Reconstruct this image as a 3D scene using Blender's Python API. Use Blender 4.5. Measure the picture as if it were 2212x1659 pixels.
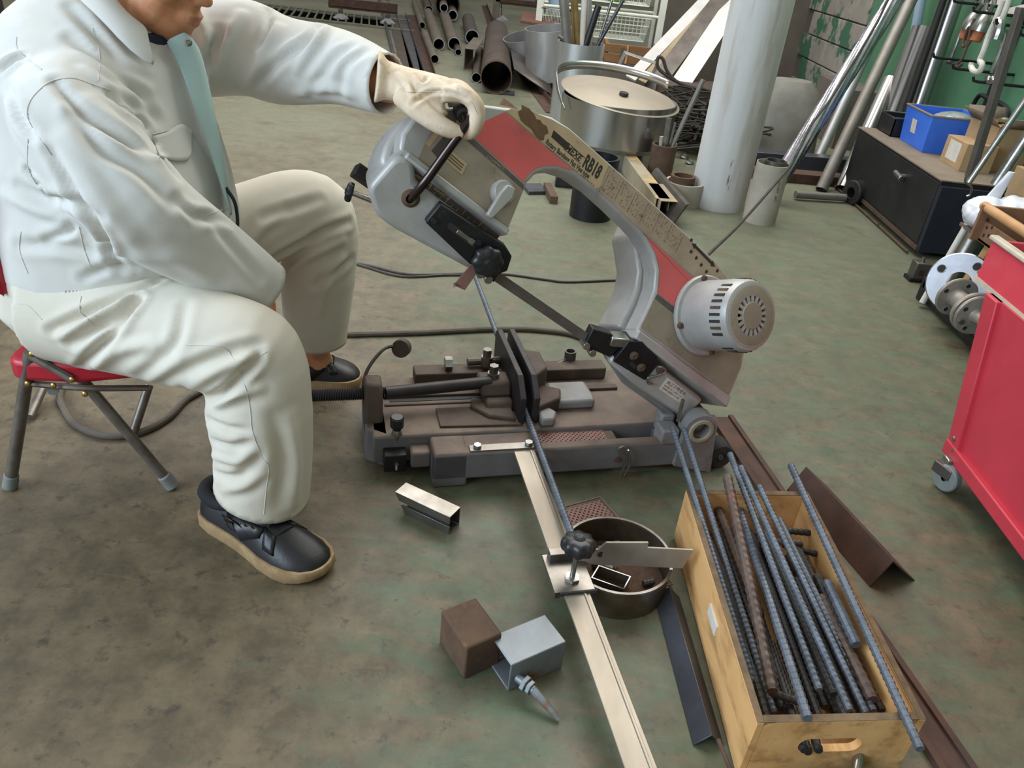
import bpy, bmesh, math, random
import numpy as np
from mathutils import Vector, Matrix, noise
from mathutils.bvhtree import BVHTree
random.seed(7); np.random.seed(7)
for o in list(bpy.data.objects): bpy.data.objects.remove(o)
S = bpy.context.scene; COL = S.collection
# ------------------------------------------------------------------ camera
IW, IH, FPX, CH = 2212, 1659, 1661.0, 1.2
_t, _r = math.radians(30.5), math.radians(6.05)
FW = np.array([0, math.cos(_t), -math.sin(_t)])
_u0 = np.array([0, math.sin(_t), math.cos(_t)]); _r0 = np.array([1.0, 0, 0])
RT = _r0*math.cos(_r)+_u0*math.sin(_r); UP = -_r0*math.sin(_r)+_u0*math.cos(_r)
CAM = np.array([0, 0, CH])
cd = bpy.data.cameras.new('camera'); cam = bpy.data.objects.new('camera', cd); COL.objects.link(cam)
cd.sensor_width = 36; cd.sensor_fit = 'HORIZONTAL'; cd.lens = FPX/IW*36; cd.clip_start = .05; cd.clip_end = 80
cam.matrix_world = Matrix(((RT[0], UP[0], -FW[0], 0), (RT[1], UP[1], -FW[1], 0), (RT[2], UP[2], -FW[2], CH), (0, 0, 0, 1)))
S.camera = cam
S.view_settings.view_transform = 'Standard'; S.view_settings.look = 'None'
S.view_settings.gamma = 1; S.view_settings.use_curve_mapping = False; S.view_settings.exposure = 0.45
# ------------------------------------------------------------------ light
w = bpy.data.worlds.new('overcast'); S.world = w; w.use_nodes = True
bg = w.node_tree.nodes['Background']; bg.inputs[0].default_value = (1, .985, .955, 1); bg.inputs[1].default_value = .42
def area(name, loc, tgt, sx, sy, power, col):
    l = bpy.data.lights.new(name, 'AREA'); l.shape = 'RECTANGLE'; l.size = sx; l.size_y = sy; l.energy = power; l.color = col
    o = bpy.data.objects.new(name, l); COL.objects.link(o); o.location = loc
    o.rotation_euler = (Vector(tgt)-Vector(loc)).to_track_quat('-Z', 'Y').to_euler(); return o
area('window_light_left', (-4.6, -1.2, 2.7), (-.3, 1.7, .5), 4.5, 2.4, 275, (.66, .83, 1))
area('skylight_over_machine', (.4, 5.2, 4.8), (.2, 3.6, 0), 7, 4, 330, (1, .98, .93))
# ------------------------------------------------------------------ pixel of the photograph -> point of the place
def ray(px, py): return FW+RT*((px-IW/2)/FPX)-UP*((py-IH/2)/FPX)
def g(px, py, z=0):
    d = ray(px, py); return CAM+d*((z-CH)/d[2])
def ay(px, py, Y):
    d = ray(px, py); return CAM+d*(Y/d[1])
def ax(px, py, X):
    d = ray(px, py); return CAM+d*(X/d[0])
def onpl(px, py, p0, n):
    d = ray(px, py); return CAM+d*(((p0-CAM)@n)/(d@n))
def V3(p): return np.array(p, float)
def nrm(v): v = V3(v); return v/np.linalg.norm(v)
# ------------------------------------------------------------------ materials
def lin(c):
    c = [x/255 for x in c]; return tuple(x/12.92 if x <= .04045 else ((x+.055)/1.055)**2.4 for x in c)+(1,)
MATS = {}
def mk(name, c1, c2=None, scale=8, rough=.5, metal=0, bump=0, bscale=None, spot=None, spec=.5, stretch=(1, 1, 1), contrast=(.35, .65), rvar=0, sheen=0, overlay=None):
    """procedural principled material: two tones mixed by noise, optional stains, fine relief"""
    if name in MATS: return MATS[name]
    m = bpy.data.materials.new(name); m.use_nodes = True; nt = m.node_tree; N = nt.nodes; L = nt.links
    b = N['Principled BSDF']; b.inputs['Roughness'].default_value = rough; b.inputs['Metallic'].default_value = metal
    b.inputs['Specular IOR Level'].default_value = spec
    if sheen: b.inputs['Sheen Weight'].default_value = sheen
    tc = N.new('ShaderNodeTexCoord'); mp = N.new('ShaderNodeMapping'); mp.inputs['Scale'].default_value = stretch
    L.new(tc.outputs['Object'], mp.inputs['Vector'])
    def nz(sc, det=6, rg=.6):
        n = N.new('ShaderNodeTexNoise'); n.inputs['Scale'].default_value = sc; n.inputs['Detail'].default_value = det
        n.inputs['Roughness'].default_value = rg; L.new(mp.outputs[0], n.inputs['Vector']); return n.outputs['Fac']
    def ramp(f, a, bb):
        r = N.new('ShaderNodeMapRange'); r.inputs[1].default_value = a; r.inputs[2].default_value = bb; r.clamp = True
        L.new(f, r.inputs[0]); return r.outputs[0]
    def mix(f, x, y):
        n = N.new('ShaderNodeMix'); n.data_type = 'RGBA'; L.new(f, n.inputs[0])
        for s, k in ((x, 6), (y, 7)):
            if isinstance(s, tuple): n.inputs[k].default_value = s
            else: L.new(s, n.inputs[k])
        return n.outputs[2]
    out = lin(c1)
    if c2: out = mix(ramp(nz(scale), *contrast), lin(c1), lin(c2))
    for sp in (spot or []):
        col, sc, a, bb = sp; out = mix(ramp(nz(sc, 8, .65), a, bb), out, lin(col))
    if overlay:    # settled dust: lies on whatever faces up
        gn = N.new('ShaderNodeNewGeometry'); sp_ = N.new('ShaderNodeSeparateXYZ'); L.new(gn.outputs['Normal'], sp_.inputs[0])
        ad = N.new('ShaderNodeMath'); ad.operation = 'MULTIPLY_ADD'; L.new(nz(7), ad.inputs[0]); ad.inputs[1].default_value = .7; L.new(sp_.outputs[2], ad.inputs[2])
        out = mix(ramp(ad.outputs[0], .75, 1.15), out, mix(ramp(nz(12), .4, .65), lin(overlay), lin([int(q*.8) for q in overlay])))
    if isinstance(out, tuple): b.inputs['Base Color'].default_value = out
    else: L.new(out, b.inputs['Base Color'])
    if rvar: 
        r = N.new('ShaderNodeMapRange'); r.inputs[3].default_value = max(.03, rough-rvar); r.inputs[4].default_value = min(1, rough+rvar)
        L.new(nz(scale*2.3), r.inputs[0]); L.new(r.outputs[0], b.inputs['Roughness'])
    if bump:
        bp = N.new('ShaderNodeBump'); bp.inputs['Strength'].default_value = bump; bp.inputs['Distance'].default_value = .002
        L.new(nz(bscale or scale*6), bp.inputs['Height']); L.new(bp.outputs[0], b.inputs['Normal'])
    MATS[name] = m; return m
# ------------------------------------------------------------------ mesh builder
def frame_of(axis):
    a = nrm(axis); h = V3((0, 0, 1)) if abs(a[2]) < .9 else V3((1, 0, 0))
    x = nrm(np.cross(h, a)); return x, np.cross(a, x), a
def catmull(pts, k=6, closed=False):
    P = [V3(p) for p in pts]; n = len(P); out = []
    if n < 3: return P
    for i in range(n if closed else n-1):
        p0 = P[(i-1) % n] if closed or i > 0 else 2*P[0]-P[1]
        p1 = P[i]; p2 = P[(i+1) % n]
        p3 = P[(i+2) % n] if closed or i+2 < n else 2*P[-1]-P[-2]
        for j in range(k):
            t = j/k
            out.append(.5*((2*p1)+(-p0+p2)*t+(2*p0-5*p1+4*p2-p3)*t*t+(-p0+3*p1-3*p2+p3)*t**3))
    if not closed: out.append(P[-1])
    return out
class MB:
    def __init__(s, F=None): s.v = []; s.f = []; s.F = F or (lambda x, y, z: (x, y, z))
    def add(s, vs, fs, world=False):
        o = len(s.v); s.v += [tuple(v) if world else tuple(s.F(*v)) for v in vs]; s.f += [[i+o for i in f] for f in fs]; return s
    def box(s, x0, x1, y0, y1, z0, z1):
        return s.add([(x, y, z) for z in (z0, z1) for y in (y0, y1) for x in (x0, x1)],
                     [(0, 2, 3, 1), (4, 5, 7, 6), (0, 1, 5, 4), (2, 6, 7, 3), (0, 4, 6, 2), (1, 3, 7, 5)])
    def obox(s, c, X, Y, Z):   # centre and three half-axis vectors, world
        c, X, Y, Z = map(V3, (c, X, Y, Z))
        return s.add([c+X*i+Y*j+Z*k for k in (-1, 1) for j in (-1, 1) for i in (-1, 1)],
                     [(0, 2, 3, 1), (4, 5, 7, 6), (0, 1, 5, 4), (2, 6, 7, 3), (0, 4, 6, 2), (1, 3, 7, 5)], True)
    def prism(s, poly, z0, z1, caps=(1, 1)):
        n = len(poly); vs = [(x, y, z0) for x, y in poly]+[(x, y, z1) for x, y in poly]
        fs = [(i, (i+1) % n, n+(i+1) % n, n+i) for i in range(n)]
        if caps[0]: fs.append(tuple(range(n-1, -1, -1)))
        if caps[1]: fs.append(tuple(range(n, 2*n)))
        return s.add(vs, fs)
    def cyl(s, p0, p1, r0, r1=None, n=20, caps=(1, 1)):
        p0, p1 = V3(p0), V3(p1); r1 = r0 if r1 is None else r1; x, y, a = frame_of(p1-p0)
        vs = [p+(x*math.cos(2*math.pi*i/n)+y*math.sin(2*math.pi*i/n))*r for p, r in ((p0, r0), (p1, r1)) for i in range(n)]
        fs = [(i, (i+1) % n, n+(i+1) % n, n+i) for i in range(n)]
        if caps[0]: fs.append(tuple(range(n-1, -1, -1)))
        if caps[1]: fs.append(tuple(range(n, 2*n)))
        return s.add(vs, fs, True)
    def lathe(s, prof, o, axis=(0, 0, 1), n=32, closed=False):
        """prof: (radius, height) pairs along the axis"""
        o = V3(o); x, y, a = frame_of(axis); vs = []; m = len(prof); fs = []
        for r, h in prof:
            vs += [o+a*h+(x*math.cos(2*math.pi*i/n)+y*math.sin(2*math.pi*i/n))*max(r, 1e-5) for i in range(n)]
        for j in range(m if closed else m-1):
            k = (j+1) % m; fs += [(j*n+i, j*n+(i+1) % n, k*n+(i+1) % n, k*n+i) for i in range(n)]
        return s.add(vs, fs, True)
    def pipe(s, p0, p1, ro, ri, n=28):
        p0, p1 = V3(p0), V3(p1); L = np.linalg.norm(p1-p0)
        return s.lathe([(ri, 0), (ro, 0), (ro, L), (ri, L)], p0, p1-p0, n, True)
    def tube(s, pts, r, n=8, k=6, closed=False, caps=True, smooth=True):
        P = catmull(pts, k, closed) if smooth else [V3(p) for p in pts]
        m = len(P); R = [r]*m if not hasattr(r, '__len__') else list(np.interp(np.linspace(0, 1, m), np.linspace(0, 1, len(r)), r))
        T = [nrm(P[(i+1) % m if closed else min(i+1, m-1)]-P[(i-1) % m if closed else max(i-1, 0)]) for i in range(m)]
        x, y, _ = frame_of(T[0]); vs = []
        for i in range(m):
            x = nrm(x-T[i]*(x@T[i])); y = np.cross(T[i], x)
            vs += [P[i]+(x*math.cos(2*math.pi*j/n)+y*math.sin(2*math.pi*j/n))*R[i] for j in range(n)]
        fs = [(i*n+j, i*n+(j+1) % n, ((i+1) % m)*n+(j+1) % n, ((i+1) % m)*n+j) for i in range(m if closed else m-1) for j in range(n)]
        if caps and not closed: fs += [tuple(range(n-1, -1, -1)), tuple(range((m-1)*n, m*n))]
        return s.add(vs, fs, True)
    def sweep(s, pts, prof, side, smooth=False, k=4, caps=True):
        """sweep a 2D profile (along side, along normal) down a path"""
        P = catmull(pts, k) if smooth else [V3(p) for p in pts]; m = len(P); n = len(prof); vs = []
        for i in range(m):
            t = nrm(P[min(i+1, m-1)]-P[max(i-1, 0)]); sd = nrm(V3(side)-t*(V3(side)@t)); nn = np.cross(t, sd)
            vs += [P[i]+sd*a+nn*b for a, b in prof]
        fs = [(i*n+j, i*n+(j+1) % n, (i+1)*n+(j+1) % n, (i+1)*n+j) for i in range(m-1) for j in range(n)]
        if caps: fs += [tuple(range(n-1, -1, -1)), tuple(range((m-1)*n, m*n))]
        return s.add(vs, fs, True)
    def loft(s, rings, caps=True):
        n = len(rings[0]); vs = [p for r in rings for p in r]
        fs = [(i*n+j, i*n+(j+1) % n, (i+1)*n+(j+1) % n, (i+1)*n+j) for i in range(len(rings)-1) for j in range(n)]
        if caps: fs += [tuple(range(n-1, -1, -1)), tuple(range((len(rings)-1)*n, len(rings)*n))]
        return s.add(vs, fs, True)
    def ell(s, c, X, Y, Z, nu=20, nv=12):
        c, X, Y, Z = map(V3, (c, X, Y, Z)); vs = []; fs = []
        for i in range(nv+1):
            th = math.pi*i/nv
            vs += [c+X*math.sin(th)*math.cos(2*math.pi*j/nu)+Y*math.sin(th)*math.sin(2*math.pi*j/nu)+Z*math.cos(th) for j in range(nu)]
        fs = [(i*nu+j, (i+1)*nu+j, (i+1)*nu+(j+1) % nu, i*nu+(j+1) % nu) for i in range(nv) for j in range(nu)]
        return s.add(vs, fs, True)
    def build(s, name, mat, parent=None, bev=0, seg=2, ang=35, label=None, kind=None, weld=False):
        me = bpy.data.meshes.new(name); me.from_pydata([tuple(map(float, v)) for v in s.v], [], s.f)
        bm = bmesh.new(); bm.from_mesh(me)
        bmesh.ops.remove_doubles(bm, verts=bm.verts, dist=1e-6)
        bmesh.ops.recalc_face_normals(bm, faces=bm.faces); bm.to_mesh(me); bm.free()
        me.materials.append(mat if not isinstance(mat, str) else MATS[mat])
        me.polygons.foreach_set('use_smooth', [True]*len(me.polygons)); me.set_sharp_from_angle(angle=math.radians(ang))
        return mobj(name, me, parent, bev, seg, label, kind)
def mobj(name, me, parent=None, bev=0, seg=2, label=None, kind=None):
    o = bpy.data.objects.new(name, me)
    if parent is not None:
        attach(o, parent)
    else:   # origin at the thing's own base
        co = np.array([v.co for v in me.vertices]); c = (co.min(0)+co.max(0))/2; c[2] = co[:, 2].min()
        me.transform(Matrix.Translation(-Vector(c))); o.location = c
    COL.objects.link(o)
    if bev:
        b = o.modifiers.new('bevel', 'BEVEL'); b.width = bev; b.segments = seg; b.limit_method = 'ANGLE'; b.angle_limit = math.radians(40); b.harden_normals = False
    if label: o['label'] = label
    if kind: o['kind'] = kind
    return o
def worldloc(p):
    l = Vector((0, 0, 0))
    while p is not None: l += p.location; p = p.parent
    return l
def attach(o, parent):   # the mesh is in place coordinates; parents are never rotated
    l = worldloc(parent)
    if o.type == 'MESH' and o.data.users <= 1: o.data.transform(Matrix.Translation(-l))
    o.parent = parent
def thing(name, label, cat, loc, group=None):
    o = bpy.data.objects.new(name, None); COL.objects.link(o); o.location = [float(x) for x in loc]; o.empty_display_size = .05
    return tag(o, label, cat, group)
def tag(o, label, cat, group=None):
    o['label'] = label; o['category'] = cat
    if group: o['group'] = group
    return o
def struct(o): o['kind'] = 'structure'; return o
def text(name, s, F, size, mat, parent, sx=1, bold=0, align='LEFT', shear=0, label=None):
    """lettering as flat geometry; F maps (x, y) of the text line to the place"""
    cu = bpy.data.curves.new(name, 'FONT'); cu.body = s; cu.size = size; cu.offset = bold; cu.align_x = align; cu.shear = shear; cu.resolution_u = 3
    ob = bpy.data.objects.new(name, cu); COL.objects.link(ob); bpy.context.view_layer.update()
    me = bpy.data.meshes.new_from_object(ob.evaluated_get(bpy.context.evaluated_depsgraph_get())); bpy.data.objects.remove(ob); bpy.data.curves.remove(cu)
    for v in me.vertices: v.co = Vector([float(q) for q in F(v.co.x*sx, v.co.y)])
    me.materials.clear(); me.materials.append(mat); return mobj(name, me, parent, label=label)
def remesh(mb, voxel, smooth=4, factor=.5, shrink=0):
    me = bpy.data.meshes.new('tmp'); me.from_pydata([tuple(map(float, v)) for v in mb.v], [], mb.f)
    bm = bmesh.new(); bm.from_mesh(me); bmesh.ops.recalc_face_normals(bm, faces=bm.faces); bm.to_mesh(me); bm.free()
    o = bpy.data.objects.new('tmp', me); COL.objects.link(o)
    r = o.modifiers.new('r', 'REMESH'); r.mode = 'VOXEL'; r.voxel_size = voxel
    if smooth:
        sm = o.modifiers.new('s', 'SMOOTH'); sm.factor = factor; sm.iterations = smooth
    bpy.context.view_layer.update()
    out = bpy.data.meshes.new_from_object(o.evaluated_get(bpy.context.evaluated_depsgraph_get()))
    bpy.data.objects.remove(o); bpy.data.meshes.remove(me); return out
# ------------------------------------------------------------------ materials used all over
mk('paint_silver', (176, 175, 172), (162, 160, 156), 14, .42, .2, spot=[((138, 128, 112), 18, .6, .8)])
mk('paint_dusty', (152, 142, 124), (134, 123, 104), 9, .75, 0, bump=.1, spot=[((98, 84, 64), 22, .62, .75), ((156, 140, 100), 5, .62, .8)])
mk('paint_grey', (132, 131, 130), (116, 114, 112), 12, .6, .1, bump=.08, spot=[((100, 84, 72), 7, .52, .72)])
mk('bed_dusty', (104, 102, 102), (92, 89, 88), 10, .7, 0, bump=.2, bscale=160, overlay=(112, 96, 84))
mk('red_print', (212, 96, 94), (198, 92, 90), 10, .55, 0, spot=[((140, 80, 78), 7, .62, .8), ((70, 45, 45), 60, .74, .78)])
mk('beige_print', (186, 166, 128), (170, 150, 118), 12, .7, 0, spot=[((140, 118, 84), 26, .62, .75)])
mk('beige_worn', (166, 148, 126), (148, 132, 112), 15, .75, 0, spot=[((110, 94, 78), 40, .6, .72)])
mk('ink', (44, 38, 36), None, rough=.7)
mk('ink_brown', (112, 84, 56), (92, 68, 46), 30, .8)
mk('stripe_grey', (92, 84, 78), (80, 72, 66), 30, .7)
mk('black_metal', (36, 36, 38), (24, 24, 26), 12, .45, .3, spot=[((84, 76, 66), 30, .64, .8)], bump=.1)
mk('black_plastic', (28, 29, 31), (40, 41, 43), 10, .38, 0, rvar=.1)
mk('chrome_dark', (74, 64, 62), (52, 44, 42), 12, .16, .9)
mk('steel', (150, 146, 140), (120, 114, 106), 10, .34, .9, rvar=.12, spot=[((110, 96, 80), 14, .62, .8)])
mk('bright_bar', (158, 149, 135), (138, 128, 114), 9, .42, .6, rvar=.12, spot=[((120, 104, 84), 20, .66, .74)], stretch=(1, .3, 1))
mk('cast_brown', (88, 74, 64), (68, 57, 50), 14, .7, .2, bump=.2, spot=[((112, 96, 78), 8, .6, .8)])
mk('jaw_dark', (58, 55, 56), (44, 41, 42), 14, .5, .4, spot=[((112, 82, 58), 10, .62, .78)])
mk('rubber', (34, 34, 34), (54, 52, 50), 20, .75)
mk('zinc', (176, 176, 172), (140, 138, 132), 20, .28, .95)
mk('brown_plate', (136, 100, 90), (116, 84, 74), 16, .7)
mk('rust', (98, 74, 54), (74, 58, 48), 12, .85, .1, bump=.2, spot=[((138, 90, 52), 24, .6, .75)])
mk('rust_dark', (92, 66, 54), (66, 50, 44), 10, .8, .2, bump=.15, spot=[((120, 80, 58), 12, .6, .8)])
mk('rebar_blue', (104, 112, 122), (84, 91, 101), 30, .5, .45, spot=[((104, 84, 70), 12, .66, .8)])
mk('rebar_brown', (98, 84, 76), (78, 64, 58), 24, .55, .4, spot=[((132, 76, 60), 9, .62, .72)])
mk('rebar_dark', (62, 62, 60), (48, 46, 44), 30, .55, .4, spot=[((96, 76, 60), 14, .62, .78)])
mk('plate_grey', (158, 148, 136), (136, 126, 114), 10, .45, .35, spot=[((92, 82, 74), 16, .66, .74)])
mk('white_print', (214, 208, 200), (196, 188, 176), 16, .6)
mk('cord', (52, 46, 44), (66, 58, 52), 20, .6)
mk('cord_grey', (92, 84, 72), (74, 66, 56), 14, .7)
mk('mill_steel', (104, 98, 92), (84, 78, 72), 9, .42, .6, spot=[((120, 92, 70), 10, .66, .8)])
mk('mill_blue', (88, 90, 98), (70, 70, 76), 6, .38, .6, rvar=.1, spot=[((110, 84, 70), 8, .66, .8)])

# ------------------------------------------------------------------ the setting
def floor_material():
    m = bpy.data.materials.new('painted_concrete'); m.use_nodes = True; nt = m.node_tree; N = nt.nodes; L = nt.links; b = N['Principled BSDF']
    tc = N.new('ShaderNodeTexCoord')
    def mapn(sc, rot=0):
        mp = N.new('ShaderNodeMapping'); mp.inputs['Scale'].default_value = sc; mp.inputs['Rotation'].default_value = (0, 0, rot); L.new(tc.outputs['Object'], mp.inputs['Vector']); return mp.outputs[0]
    def nz(v, sc, det=8, rg=.6, dist=0):
        n = N.new('ShaderNodeTexNoise'); n.inputs['Scale'].default_value = sc; n.inputs['Detail'].default_value = det; n.inputs['Roughness'].default_value = rg; n.inputs['Distortion'].default_value = dist
        L.new(v, n.inputs['Vector']); return n.outputs['Fac']
    def ramp(f, a, bb, c=0, d=1):
        r = N.new('ShaderNodeMapRange'); r.clamp = True
        for i, q in enumerate((a, bb, c, d)): r.inputs[i+1].default_value = q
        L.new(f, r.inputs[0]); return r.outputs[0]
    def mth(op, x, y):
        n = N.new('ShaderNodeMath'); n.operation = op
        for i, q in enumerate((x, y)):
            if isinstance(q, (int, float)): n.inputs[i].default_value = q
            else: L.new(q, n.inputs[i])
        n.use_clamp = op in ('ADD', 'SUBTRACT'); return n.outputs[0]
    def mix(f, x, y):
        n = N.new('ShaderNodeMix'); n.data_type = 'RGBA'; L.new(f, n.inputs[0])
        for s, k in ((x, 6), (y, 7)):
            if isinstance(s, tuple): n.inputs[k].default_value = s
            else: L.new(s, n.inputs[k])
        return n.outputs[2]
    P = mapn((1, 1, 1)); st = mapn((1, 2.6, 1), .35)
    green = mix(ramp(nz(P, 9, 10, .68), .35, .65), lin((64, 80, 59)), lin((87, 103, 78)))
    brown = mix(ramp(nz(P, 11, 10, .7), .38, .62), lin((80, 70, 53)), lin((108, 95, 73)))
    brown = mix(ramp(nz(P, 24, 8, .7), .55, .66), brown, lin((66, 60, 48)))
    sx = N.new('ShaderNodeSeparateXYZ'); L.new(tc.outputs['Object'], sx.inputs[0])
    # traffic wear: paint worn away around the chair
    wear = ramp(mth('ADD', mth('MULTIPLY', sx.outputs[0], -.55), mth('MULTIPLY', sx.outputs[1], -.05)), -.42, .52)
    f = mth('ADD', mth('MULTIPLY', nz(st, 6.5, 12, .74, .5), .85), mth('MULTIPLY', wear, .74))
    col = mix(ramp(f, .63, .86), green, brown)
    overlay = ramp(sx.outputs[1], 1.9, 5.5, 0, .6)  # paler dust tone toward the back, with the brighter light there painted in
    col = mix(mth('MULTIPLY', overlay, ramp(nz(P, 1.3), .2, .55)), col, lin((132, 136, 115)))
    col = mix(ramp(nz(mapn((1, 4, 1), .5), 4.5, 10, .72), .58, .74, 0, .45), col, lin((120, 116, 94)))     # scuffs
    col = mix(ramp(nz(P, 60, 6, .65), .62, .72, 0, .7), col, lin((52, 48, 40)))                       # spots
    col = mix(ramp(nz(P, 3.1, 8, .65), .6, .74, 0, .6), col, lin((70, 60, 48)))                       # oil stains
    L.new(col, b.inputs['Base Color']); L.new(ramp(nz(P, 4), .3, .7, .42, .66), b.inputs['Roughness'])
    bp = N.new('ShaderNodeBump'); bp.inputs['Strength'].default_value = .16; bp.inputs['Distance'].default_value = .003
    L.new(nz(P, 38, 6), bp.inputs['Height']); L.new(bp.outputs[0], b.inputs['Normal']); return m
fl = struct(MB().box(-9, 2.5, -3, 22, -.1, 0).build('floor', floor_material()))
fl.data.transform(Matrix.Translation(fl.location)); fl.location = (0, 0, 0)
# ------------------------------------------------------------------ band saw
_A = math.radians(15.8); SU = V3((math.cos(_A), math.sin(_A), 0)); SV = V3((-math.sin(_A), math.cos(_A), 0)); SZ = V3((0, 0, 1))
SO = g(935, 1055)
def SW(u, v, z): return SO+SU*u+SV*v+SZ*z                       # bed frame: along the bed, away, up
_al, _ta = math.radians(34.3), math.radians(30)
HA = -SU*math.cos(_al)+SZ*math.sin(_al); HB = SU*math.sin(_al)+SZ*math.cos(_al)
HN = HB*math.sin(_ta)-SV*math.cos(_ta); HW = HB*math.cos(_ta)+SV*math.sin(_ta)
BP = SW(.38, .06, .365)
def HD(s, t, m): return BP+HA*s+HW*t+HN*m                       # swing head: along the blade, up the cover, out of the cover
def LW(s, q, e): return BP+HA*s+HB*q-SV*e                       # blade guard frame: the blade stands upright here
saw = thing('bandsaw', 'grey and red portable bandsaw on the floor, its swing head raised by the gloved hand', 'bandsaw', SW(.3, .18, 0))
def part(mb, name, mat, parent=saw, **k): return mb.build(name, mat, parent, **k)
# --- bed
m = MB(SW)
m.box(-.14, .66, .088, .375, .02, .1)                           # table
m.box(0, .70, 0, .032, .022, .1)                                # front rail
m.prism([(0, 0), (.085, 0), (.085, .085), (0, .085)], 0, .098)  # left foot
m.box(.60, .70, .03, .10, .02, .085); m.box(.66, .72, .09, .36, 0, .09)
m.box(0, .27, .03, .09, .03, .094); m.box(-.13, -.05, .26, .375, 0, .03)
m.prism([(-.155, .13), (-.10, .09), (-.10, .30), (-.155, .30)], .0, .1)
m.box(-.05, .0, .045, .09, .03, .075)
bed = part(m, 'bed', 'bed_dusty', bev=.006)
# pivot lug with its bore, seen end-on
def lug(v0, v1):
    mm = MB(SW); n = 28; cx, cz, r0, ri = .685, .138, .045, .022
    out = [(.645, 0), (.745, 0)]; A = [math.radians(-10+200*i/(n-1)) for i in range(n)]
    outer = [(.745, 0)]+[(cx+r0*math.cos(a), cz+r0*math.sin(a)) for a in A]+[(.632, 0.03)]
    N = len(outer); inner = [(cx+ri*math.cos(2*math.pi*i/N-.9), cz+ri*math.sin(2*math.pi*i/N-.9)) for i in range(N)]
    vs = [(x, v, z) for v in (v0, v1) for x, z in outer+inner]; fs = []
    for i in range(N):
        j = (i+1) % N
        fs += [(i, j, N+j, N+i), (2*N+i, 3*N+i, 3*N+j, 2*N+j), (i, 2*N+i, 2*N+j, j), (N+i, N+j, 3*N+j, 3*N+i)]
    return mm.add(vs, fs)
l1 = part(lug(-.012, .03), 'pivot_lug', 'paint_grey', bev=.003); part(lug(.3, .345), 'pivot_lug', 'paint_grey', bev=.003)
part(MB().pipe(SW(.685, -.018, .138), SW(.685, .02, .138), .034, .023), 'bushing', 'paint_dusty', l1, bev=.002)
part(MB().cyl(SW(.685, .01, .138), SW(.685, .34, .138), .0225), 'pivot_shaft', 'steel')
part(MB(SW).box(.585, .635, .0, .05, .085, .135).box(.6, .64, .05, .09, .09, .15), 'stop_block', 'paint_grey', bev=.006)
part(MB().cyl(SW(.632, .02, .15), SW(.632, .02, .215), .005), 'stop_bolt', 'zinc')
# vise bed: tee rails, raised back bar, slots
part(MB(SW).prism([(-.01, .325), (.54, .325), (.545, .33), (.545, .38), (-.01, .38)], .1, .135), 'back_rail', 'cast_brown', bev=.008)
part(MB(SW).box(-.1, .56, .262, .285, .1, .108).box(-.1, .2, .225, .235, .1, .104), 'guide_rail', 'cast_brown', bev=.003)
part(MB(SW).box(-.085, .178, .245, .262, .1, .1015), 'slot', 'rubber')
part(MB(SW).prism([(.03, .115), (.24, .105), (.25, .15), (.25, .2), (.03, .2)], .1, .106), 'wear_plate', 'cast_brown', bev=.002)
# fixed jaw and moving jaw, plates standing along the work
def jaw(u0, u1, name):
    mm = MB(lambda v, z, u: SW(u, v, z)); mm.prism([(.115, .1), (.44, .1), (.445, .2), (.43, .215), (.17, .215), (.115, .175)], u0, u1)
    return part(mm, name, 'jaw_dark', bev=.002)
jl = jaw(.234, .25, 'moving_jaw'); jr = jaw(.27, .286, 'fixed_jaw')
mm = MB(lambda v, z, u: SW(u, v, z)); mm.prism([(.16, .1), (.36, .1), (.34, .13), (.18, .13)], .16, .234)
mm.prism([(.2, .13), (.3, .13), (.28, .165), (.22, .165)], .15, .234); part(mm, 'jaw_bracket', 'cast_brown', jl, bev=.008)
part(MB(SW).prism([(.16, .14), (.228, .12), (.228, .2), (.13, .23), (.12, .19)], .1, .116), 'jaw_foot', 'cast_brown', jl, bev=.005)
for v in (.25, .34):
    part(MB().cyl(SW(.19, v, .15), SW(.19, v, .178), .016, .016, 20), 'washer', 'steel', jl)
    part(MB().cyl(SW(.19, v, .17), SW(.19, v, .2), .013, .013, 6), 'bolt_head', 'steel', jl)
mm = MB(SW); mm.prism([(.286, .13), (.36, .17), (.375, .22), (.286, .26)], .1, .14)
mm.prism([(.286, .2), (.34, .25), (.34, .34), (.286, .36)], .1, .19); part(mm, 'jaw_wedge', 'cast_brown', jr, bev=.006)
mm = MB(SW); mm.prism([(.33, .17), (.46, .17), (.465, .2), (.46, .275), (.35, .275)], .1, .128); part(mm, 'bed_boss', 'paint_grey', bev=.008)
mm = MB(SW); mm.prism([(.29, .095), (.325, .095), (.34, .13), (.32, .16), (.29, .15)], .1, .125); part(mm, 'bed_boss', 'paint_grey', bev=.006)
part(MB().tube([SW(.14, .36, .15), SW(.29, .37, .15)], .011, 10), 'jaw_rod', 'mill_steel')
part(MB().cyl(SW(.075, .352, .152), SW(.095, .352, .152), .02, .02, 6), 'rod_nut', 'zinc')
# vise screw and its bracket
scr = part(MB().cyl(SW(-.1, .2, .158), SW(.18, .235, .158), .016, .016, 18), 'vise_screw', 'jaw_dark')
mm = MB(); n = 34
prof = []
for i in range(n): prof += [(.0135, i*.006), (.0165, i*.006+.003)]
mm.lathe(prof, SW(-.305, .2, .158), SU, 14); part(mm, 'screw_thread', 'jaw_dark', scr, ang=20)
part(MB().cyl(SW(-.36, .2, .158), SW(-.3, .2, .158), .027, .027, 20).cyl(SW(-.335, .2, .09), SW(-.335, .2, .25), .008), 'screw_collar', 'black_metal', scr)
mm = MB(lambda v, z, u: SW(u, v, z)); mm.prism([(.15, .04), (.245, .04), (.245, .16), (.225, .2), (.175, .2), (.15, .16)], -.155, -.11)
br = part(mm, 'screw_bracket', 'cast_brown', bev=.008)
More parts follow.
